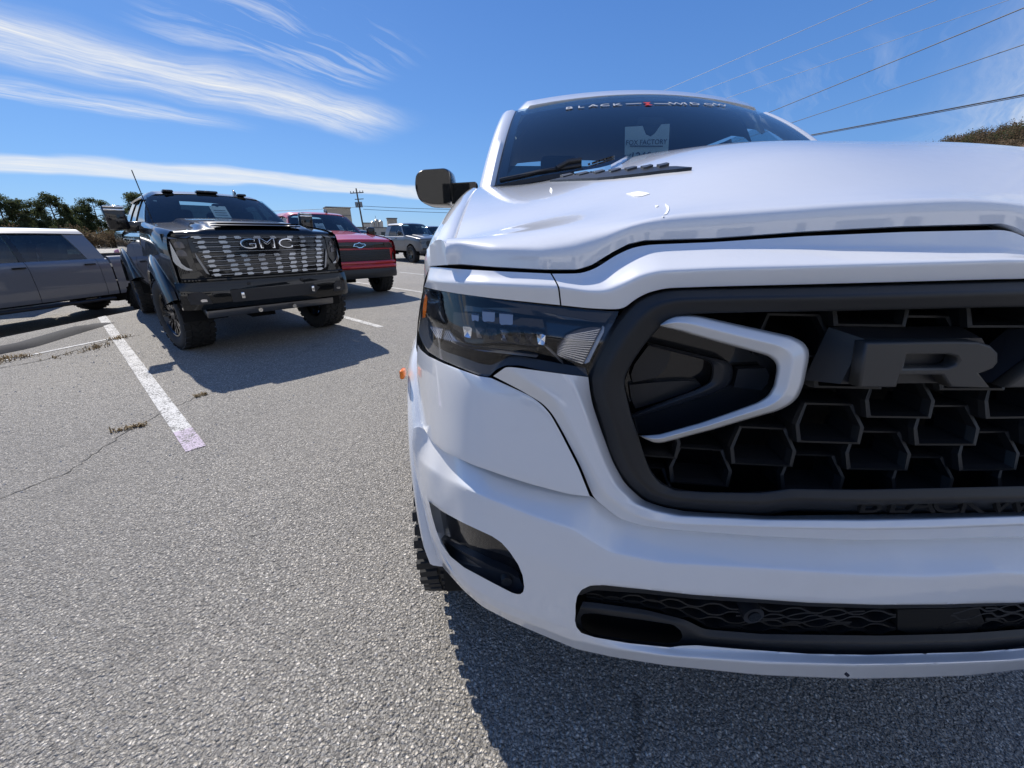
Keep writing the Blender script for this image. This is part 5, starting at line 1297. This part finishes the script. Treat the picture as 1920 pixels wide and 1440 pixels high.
nrm = np.array([dL[1], -dL[0]])
for k_, (o0, o1) in enumerate(((0.2, 5.5), (0.2, 5.5), (.2, 5.5), (.2, 5.5))):
    A_ = LA+nrm*2.9*(k_+1)*1.0-dL*2.2*(k_+1)*-.55; strip('parking_line', A_+dL*1.2, A_+dL*7, .11, mL)
strip('edge_line', gp(-60, 690), gp(214, 634), .07, mL, .005)
def crack(pts, w=.008):
    P = [gp(*p) for p in pts]; V = []; row = resample([(p[0], p[1], 0) for p in P], 60, smooth=1)
    for i, p in enumerate(row):
        d = row[min(i+1, 59)]-row[max(i-1, 0)]; pn = np.array([-d[1], d[0]])/max(1e-6, np.hypot(d[0], d[1])); j = (random.random()-.5)*.03; w_ = w*(.4+random.random())
        for s in (-1, 1): V.append((p[0]+pn[0]*(j+s*w_/2), p[1]+pn[1]*(j+s*w_/2), ground_z(p[0], p[1])+.003))
    return kind(mesh('crack', V, grid_faces(60, 2), M['crack'], None, False), 'structure')
M['crack'] = mat('crack_fill', (.085, .08, .072), .9); M['straw'] = grain(mat('dry_grass', (.34, .25, .13), .8), 40, .3)
crack([(-60, 955), (120, 890), (230, 815), (300, 775), (385, 738)]); crack([(0, 690), (80, 676), (150, 655), (215, 636), (262, 628)], .02); crack([(1180, 1500), (1195, 1380), (1190, 1300)], .008)
#crack([(700, 640), (620, 640), (540, 660), (420, 690)], .006); crack([(745, 508), (720, 545)], .02)
def tufts(name, pts, n, h, spread):
    V, F_ = [], []
    P = resample([(*gp(*p), 0) for p in pts], 40, smooth=0)
    for i in range(n):
        q = P[random.randrange(len(P))]; x, y = q[0]+random.gauss(0, spread), q[1]+random.gauss(0, spread*.5); z = float(ground_z(x, y)); hh = h*random.uniform(.3, 1.1); a = random.uniform(0, 6.28); l = hh*random.uniform(.3, 1.6); w_ = .004+.003*random.random()
        dx, dy = math.cos(a), math.sin(a); b_ = len(V)
        V += [(x-dy*w_, y+dx*w_, z), (x+dy*w_, y-dx*w_, z), (x+dx*l*.5+dy*w_*.7, y+dy*l*.5-dx*w_*.7, z+hh*.75), (x+dx*l*.5-dy*w_*.7, y+dy*l*.5+dx*w_*.7, z+hh*.75), (x+dx*l, y+dy*l, z+hh)]
        F_ += [(b_, b_+1, b_+2, b_+3), (b_+3, b_+2, b_+4)]
    return kind(mesh(name, V, F_, M['straw'], None, False), 'stuff')
tufts('dry_weeds', [(215, 810), (250, 800), (272, 798)], 110, .028, .03); tufts('dry_weeds', [(-30, 685), (20, 672), (55, 668)], 200, .05, .07); tufts('dry_weeds', [(212, 638), (232, 632)], 90, .05, .04)
tufts('dry_weeds', [(150, 662), (175, 655), (195, 645)], 90, .045, .06); tufts('dry_weeds', [(370, 745), (384, 738)], 60, .03, .02); tufts('dry_weeds', [(90, 675), (140, 662)], 40, .03, .05)
# low asphalt berm at the foot of the drop
mB = mat('berm_asphalt', (.05, .05, .052), .9); grain(mB, 60, .35, .4, 90, .01)
bp_ = [gp(-40, 668), gp(40, 652), gp(120, 628), gp(195, 606)]; rw = resample([(*p, 0) for p in bp_], 40, smooth=2); V = []
for i, p in enumerate(rw):
    d = rw[min(i+1, 39)]-rw[max(i-1, 0)]; pn = np.array([-d[1], d[0]])/np.hypot(d[0], d[1]); e = min(1, (40-i)/12)
    for s in np.linspace(-1, 1, 9): V.append((p[0]+pn[0]*s*.16, p[1]+pn[1]*s*.16, float(ground_z(p[0], p[1]))+.07*e*math.cos(s*math.pi/2)**.7+.002))
kind(mesh('berm', V, grid_faces(40, 9), mB), 'structure')
# small stones lying on the asphalt
V, F_ = [], []
for i in range(1400):
    r_ = random.random()**.7*7; a = R(random.uniform(-75, 55)); x, y = r_*math.sin(a), .3+r_*math.cos(a); z = float(ground_z(x, y)); s_ = random.uniform(.0025, .0065)*(1+.15*r_); b_ = len(V); rot = random.uniform(0, 3)
    for k_ in range(5): t_ = rot+k_*1.256; V.append((x+s_*math.cos(t_)*random.uniform(.7, 1.2), y+s_*math.sin(t_)*random.uniform(.7, 1.2), z+.001))
    V.append((x+s_*.2, y, z+s_*.8))
    F_ += [(b_+k_, b_+(k_+1) % 5, b_+5) for k_ in range(5)]
kind(mesh('loose_grit', V, F_, grain(mat('grit', (.40, .38, .35), .8), 90, .5), None, False), 'stuff')
# ================================================================== background
def polar(az, dist, z=0.): a = R(az); return np.array([dist*math.sin(a), dist*math.cos(a), z])
M['bark'] = grain(mat('bark', (.09, .065, .045), .9), 9, .4); 
def leafmat(n, a, b_):
    m = mat(n, a, .8); k, b = nodes(m); b.inputs['Specular IOR Level'].default_value = .1
    i = k.new('ShaderNodeObjectInfo'); g = k.new('ShaderNodeTexCoord').outputs['Object']; nn = k.new('ShaderNodeTexNoise', i_Vector=g, i_Scale=.9, i_Detail=3.0)
    c_ = k.mix(k.maprange(nn.outputs[0], .35, .65), a, b_); k.l.new(c_, b.inputs['Base Color'])
    tl = k.new('ShaderNodeBsdfTranslucent', i_0=c_); mo_ = [x for x in k.n if x.type == 'OUTPUT_MATERIAL'][0]
    k.l.new(k.new('ShaderNodeMixShader', i_0=.5, i_1=b.outputs[0], i_2=tl.outputs[0]).outputs[0], mo_.inputs[0]); return m
M['pine'] = leafmat('pine_needles', (.055, .075, .032), (.10, .115, .055)); M['autumn'] = leafmat('autumn_leaves', (.13, .085, .055), (.11, .095, .055)); M['brush'] = leafmat('dry_brush', (.15, .115, .075), (.18, .135, .085))
def crown_mesh(name, clumps, n, leaf, m, seed):
    rg = np.random.default_rng(seed); V, F_ = [], []
    for cx_, cy_, cz_, rx, rz_ in clumps:
        for _ in range(n):
            v = rg.normal(size=3); v /= np.linalg.norm(v); q = rg.uniform(.15, 1.12); c = np.array([cx_, cy_, cz_])+v*np.array([rx, rx, rz_])*q
            a = rg.normal(size=3); a /= np.linalg.norm(a); b_ = np.cross(a, rg.normal(size=3)); b_ /= np.linalg.norm(b_); s = leaf*rg.uniform(.5, 1.3); i = len(V)
            V += [c-a*s, c+b_*s*.6, c+a*s, c-b_*s*.6]; F_.append((i, i+1, i+2, i+3))
    me = bpy.data.meshes.new(name); me.from_pydata([tuple(p) for p in V], [], F_); me.materials.append(m); return me
def trunk_mesh(h, r, limbs, seed):
    rg = random.Random(seed); bm = bmesh.new(); p = Vector((0, 0, 0)); n = 7
    for i in range(n):
        q = Vector((rg.uniform(-.1, .1), rg.uniform(-.1, .1), h*(i+1)/n)); acyl(bm, p, q, r*(1-.8*i/n), 8, r*(1-.8*(i+1)/n)); p = q
    for a, z0, l, up in limbs:
        acyl(bm, (0, 0, z0), (l*math.cos(a), l*math.sin(a), z0+up), r*.35, 5, r*.1)
    me = bpy.data.meshes.new('trunk'); bm.to_mesh(me); bm.free(); me.materials.append(M['bark']); return me
variants = []
for sd in range(5):
    rg = random.Random(sd+3); cl, lb = [], []
    for i in range(24):
        a = rg.uniform(0, 6.28); z0 = rg.uniform(2.9, 7.5); l = (7.9-z0)*.36+rg.uniform(.2, 1.1); cl.append((l*math.cos(a), l*math.sin(a), z0+.5, rg.uniform(.5, 1.05), rg.uniform(.42, .85))); lb.append((a, z0-.1, l, .55))
    cl.append((0, 0, 7.9, .8, .5)); variants.append((crown_mesh('crown', cl, 420, .115, M['pine'], sd), trunk_mesh(7.8, .17, lb, sd)))
bush = [crown_mesh('crown', [(rx, ry, rz_, 1.2, .9) for rx, ry, rz_ in ((0, 0, 1.3), (1, .3, 1.0), (-1.1, 0, 1.0), (.2, .8, 1.9), (-.5, -.4, 1.7))], 420, .10, M[mm], 40+i) for i, mm in enumerate(('autumn', 'brush', 'pine'))]
bt_ = trunk_mesh(1.8, .09, [(0, .8, 1, .8), (2, .7, 1.1, .7), (4, .9, .9, .9)], 9)
TG = 'pine trees along the left horizon'; TG2 = 'small pines deep in the row on the left horizon'
def tree(az, dist, h, var, label, group, z=-.4, me=None, nm='pine_tree', s_=None, cat='tree'):
    p = polar(az, dist, z); t_ = thing(nm, label, cat, p, random.uniform(0, 6.28), group)
    c, k_ = variants[var] if me is None else me
    s_ = h/8.4 if s_ is None else s_; t_.scale = (s_, s_, s_)
    o = link('crown', c, None, t_); o = link('trunk', k_, None, t_)
for az, d_, h, v, lb in ((-49.4, 92, 7.4, 0, 'dark pine tree at the left edge of the frame on the horizon'), (-48.2, 90, 6.5, 1, 'low pine tree right of the pine at the left edge'), (-46.4, 90, 7.5, 2, 'tall flat topped pine tree above the grey crew cab roof'),
                       (-44.6, 95, 5.9, 3, 'short pine tree between the two tall pines over the grey truck'), (-43.6, 92, 7.2, 4, 'broad pine tree right of the tall flat topped one'), (-40.7, 88, 7.9, 0, 'big pine tree beside the black truck mirror'), (-39.4, 92, 7.4, 2, 'pine tree half hidden by the black truck cab')):
    tree(az, d_, h, v, lb, TG)
for az, d_, h in ((-53, 96, 6), (-51.5, 90, 7.2), (-47.4, 100, 5.6), (-45.4, 102, 5.6), (-42.4, 101, 5.2), (-38.2, 96, 6)):
    tree(az, d_, h, random.randrange(5), 'small pine tree deep in the pine row on the left horizon', TG2)
for i in range(16):
    az = -54+i*1.05; k_ = i % 2
    tree(az+random.uniform(-.3, .3), random.uniform(78, 86), 0, 0, 'rust brown bush below the pines' if k_ == 0 else 'straw coloured bush below the pines', 'rust brown bushes under the pines' if k_ == 0 else 'straw coloured bushes under the pines', -.4, (bush[k_], bt_), 'bush', random.uniform(.8, 1.15), 'bush')
rg = np.random.default_rng(11); wc = [(*polar(az, rg.uniform(96, 112), rg.uniform(.2, 3.3)), rg.uniform(1.0, 1.9), rg.uniform(.8, 1.3)) for az in np.linspace(-62, -30, 105)]
kind(link('distant_woods', crown_mesh('distant_woods', wc, 420, .17, M['pine'], 5), None), 'stuff')
rg = np.random.default_rng(12); wc = [(*polar(az, rg.uniform(86, 94), rg.uniform(.0, .9)), rg.uniform(.9, 1.6), rg.uniform(.5, .9)) for az in np.linspace(-62, -34, 90)]
kind(link('undergrowth', crown_mesh('undergrowth', wc, 300, .15, M['brush'], 6), None), 'stuff')
# bare sapling between the pines
bm = bmesh.new(); rg = random.Random(4)
def twig(p, d, l, r_, k_):
    q = p+d*l; acyl(bm, p, q, r_, 4, r_*.6)
    if k_: 
        for _ in range(3): twig(q-d*l*rg.uniform(0, .4), (d+Vector((rg.uniform(-.6, .6), rg.uniform(-.6, .6), rg.uniform(-.1, .3)))).normalized(), l*.65, r_*.55, k_-1)
twig(Vector((0, 0, 0)), Vector((-.12, 0, 1)).normalized(), 2.6, .07, 4)
o = bmobj('bare_tree', bm, M['bark']); o.location = polar(-41.9, 84, -.3); tag(o, 'leafless grey tree between the pines left of the black truck', 'tree')
# utility pole with transformer
M['pole'] = grain(mat('weathered_wood', (.10, .085, .07), .9), 6, .3); M['wire'] = mat('cable', (.03, .03, .033), .6); M['wire2'] = mat('bare_aluminium_cable', (.26, .29, .34), .6)
pb = polar(-18.35, 78, 0)
ut = thing('utility_pole', 'leaning wooden utility pole with transformers above the red truck', 'pole', pb); ut.rotation_euler = (0, R(-3.2), 0)
cyl('post', (0, 0, 0), (0, 0, 8.9), .16, M['pole'], ut, 10, .11); box('cross_arm', (0, 0, 8.2), (2.3, .12, .14), M['pole'], ut); box('cross_arm', (0.2, 0, 7.2), (1.5, .12, .12), M['pole'], ut)
for x in (-.38, .36): cyl('transformer', (x, -.1, 5.9), (x, -.1, 6.75), .25, M['steel'], ut, 14)
for x in (-1.05, -.55, .55, 1.05): cyl('insulator', (x, 0, 8.27), (x, 0, 8.5), .07, M['steel'], ut, 8)
def wire(a, b_, sag, r_, m, label, group):
    P = [tuple(np.array(a)*(1-w)+np.array(b_)*w-np.array([0, 0, sag*4*w*(1-w)])) for w in np.linspace(0, 1, 40)]
    o = tube('power_line', P, r_, m, None, 5); return tag(o, label, 'cable', group)
wire(pb+[0.3, 0, 6.1], pb+[60, -4, 6.6], .9, .035, M['wire'], 'thin cable running right from the utility pole low over the silver truck', 'cables at the far pole'); wire(pb+[0.3, 0, 5.6], pb+[60, -4, 5.9], .9, .035, M['wire'], 'lower thin cable running right from the utility pole', 'cables at the far pole')
wire(pb+[0, 0, 6.0], pb+[-60, 6, 6.3], .9, .035, M['wire'], 'thin cable running left from the utility pole behind the beige block', 'cables at the far pole')
# overhead lines on the right: they run to a pole hidden behind the white cab
for v, (x1, z1), (x2, z2), r_, m, lb in ((-.415, (.326, .284), (.765, .452), .010, 'wire2', 'topmost pale overhead line above the white cab'), (-.42, (.403, .282), (.901, .453), .010, 'wire2', 'second pale overhead line from the top'), (-.41, (.488, .279), (1.054, .455), .010, 'wire2', 'third pale overhead line ending nearest the right pillar'),
                                         (-.08, (.615, .262), (1.10, .445), .016, 'wire', 'upper dark overhead line rising to the right edge'), (-.107, (.667, .24), (1.131, .384), .015, 'wire', 'second dark overhead line under the upper dark one'), (-.53, (.706, .223), (1.173, .303), .014, 'wire', 'thin dark overhead line just above the lowest thick one'), (-.53, (.715, .215), (1.177, .295), .024, 'wire', 'lowest thick dark overhead line over the hood')):
    h = 7.4 if m == 'wire2' else (6.0 if z2 > .35 else 4.8); sl = (z2-z1)/(x2-x1); c = h/sl
    ya = c/(x2+.9-v); yb_ = 36. if v > -.3 else 34.
    yb_ = min(yb_, c/(max(.12, x1-.28)-v))
    wire((v*ya+c, ya, CAM_H+h), (v*yb_+c, yb_, CAM_H+h), .05, r_, M[m], lb, 'overhead lines on the right')
# buildings beyond the lot
M['beige'] = grain(mat('beige_metal', (.42, .36, .27), .7), 2, .12); M['conc'] = grain(mat('pale_concrete', (.44, .42, .38), .8), 2, .15); M['roofing'] = mat('grey_roof', (.16, .16, .165), .8)
def building(label, az, dist, w, d_, h, m, nwin=0, nm='building'):
    t_ = thing(nm, label, 'building', polar(az, dist), -R(az)+R(8)); box('wall', (0, 0, h/2), (w, d_, h), m, t_); box('roof', (0, 0, h+.1), (w+.3, d_+.3, .22), M['roofing'], t_)
    for i in range(nwin): box('window', (-w/2+w*(i+.5)/nwin, -d_/2-.01, h*.55), (w/nwin*.5, .06, h*.3), M['gloss'], t_)
    return t_
b1_ = building('tall beige block building behind the red truck roof', -21.3, 96, 4.6, 4.6, 6.6, M['beige'])
for i in range(3): box('corrugation', (0, -2.33, 1.2+i*2.0), (4.5, .05, .12), M['roofing'], b1_)
cyl('vent_pipe', (-2.6, -1, 0), (-2.6, -1, 6.2), .18, M['steel'], b1_)
building('small beige tower block left of the silver truck', -14.75, 110, 2.2, 2.2, 5.2, M['beige'])
building('long low building with dark windows behind the parked cars', -14.5, 105, 30, 8, 2.9, M['conc'], 14)
st_ = thing('silo', 'cluster of pale concrete silos beyond the low building', 'silo', polar(-16.75, 118))
for x, h in ((-1.0, 4.6), (.1, 5.1), (1.2, 4.8)): cyl('silo_tank', (x, 0, 0), (x, 0, h), .55, M['conc'], st_, 16); 
for x, h in ((-1.0, 4.6), (.1, 5.1), (1.2, 4.8)): cyl('silo_roof', (x, 0, h), (x, 0, h+.35), .57, M['steel'], st_, 16, .1)
cyl('ladder_mast', (.1, -.6, 0), (.1, -.6, 6.2), .05, M['steel'], st_, 6)
building('small square pump house left of the silos', -18.0, 112, 1.7, 2, 4.1, M['conc'])
# wooded hill on the right
V = []; na, nd_ = 60, 26
def hill_h(az, d_):
    ridge = np.interp(az, [34, 42, 44, 46, 50, 56, 66, 80, 95], [0, 14, 22.5, 24.2, 26, 30, 35, 30, 20]); s_ = np.clip((d_-70)/110, 0, 1); s_ = s_*s_*(3-2*s_); b_ = np.clip((380-d_)/150, 0, 1); return ridge*s_*b_
for az in np.linspace(33, 96, na):
    for d_ in np.linspace(68, 400, nd_):
        p = polar(az, d_); V.append((p[0], p[1], hill_h(az, d_)+.6*math.sin(az*3.1)*math.sin(d_*.09)-.3))
kind(mesh('hill', V, grid_faces(na, nd_), grain(mat('hill_litter', (.13, .085, .05), .95), .2, .3)), 'structure')
rg = np.random.default_rng(5); cl = {'autumn': [], 'brush': [], 'pine': []}
for i in range(1500):
    az = rg.uniform(40, 75); d_ = rg.uniform(100, 205); p = polar(az, d_); z = hill_h(az, d_); s_ = rg.uniform(.8, 1.9); kk = rg.choice(['autumn', 'brush', 'pine'], p=[.5, .34, .16])
    cl[kk].append((p[0], p[1], z+s_*.9, s_*1.1, s_*1.0))
for kk, nm in (('autumn', 'autumn_woods'), ('brush', 'leafless_woods'), ('pine', 'evergreen_woods')):
    me = crown_mesh(nm, cl[kk], 190, .17, M[kk], 77); kind(link(nm, me, None), 'stuff')
# ---- what stands behind the photographer: mirrored in glass and paint, the showroom also adding fill light
def dup(root, loc, rz, label):
    r = root.copy(); COL.objects.link(r); r.location = loc; r.rotation_euler = (0, 0, rz); r['label'] = label
    for ch in list(root.children):
        c = ch.copy(); COL.objects.link(c); c.parent = r
        for g_ in ch.children:
            d = g_.copy(); COL.objects.link(d); d.parent = c
    return r
sv2 = Pickup('pickup_truck', 'dark blue pickup truck mirrored in the near headlight', (-1.6, -9.0, 0), R(176), M['blue_paint'], detail=False, glass='tint')
dup(sv2.root, (2.0, -9.4, 0), R(182), 'dark pickup truck mirrored in the near headlight right of the blue one'); dup(sv2.root, (5.6, -9.2, 0), R(178), 'dark pickup truck mirrored in the right end of the near bumper')
dup(gm.root, (-5.4, -8.6, 0), R(181), 'black pickup truck mirrored in the outer end of the near headlight')
M['showroom'] = grain(mat('bounce_white_cladding', (.72, .70, .66), .6), 3, .08)  # unseen building, made larger and whiter to fill the shaded truck front
building('white showroom behind the camera enlarged for fill light and mirrored in chrome and glass', 172, 27, 44, 10, 6.4, M['showroom'], 12)
for az, d_, h in ((140, 44, 9), (158, 52, 11), (176, 55, 10), (186, 48, 12), (196, 50, 10), (206, 46, 9), (216, 44, 10)):
    tree(az, d_, h, random.randrange(5), 'pine tree mirrored in the near headlight glass', 'pines mirrored in the headlight', 0)
import math
F=710.;PITCH=math.radians(21.5);YAW=math.radians(1.5);H=1.40
cp,sp=math.cos(PITCH),math.sin(PITCH);cy,sy=math.cos(YAW),math.sin(YAW)
def ray(px,py):
    x=(px-960)/F;v=(720-py)/F
    f=cp+v*sp; up=v*cp-sp
    return (x*cy+f*sy, f*cy-x*sy, up)
def atz(px,py,z=0):
    r=ray(px,py);t=(z-H)/r[2];return (r[0]*t,r[1]*t,z)
def aty(px,py,y):
    r=ray(px,py);t=y/r[1];return (r[0]*t,y,H+r[2]*t)
def proj(x,y,z):
    X=x*cy-y*sy;f=x*sy+y*cy;u=z-H
    d=f*cp-u*sp;v=f*sp+u*cp
    return (960+F*X/d,720-F*v/d,d)
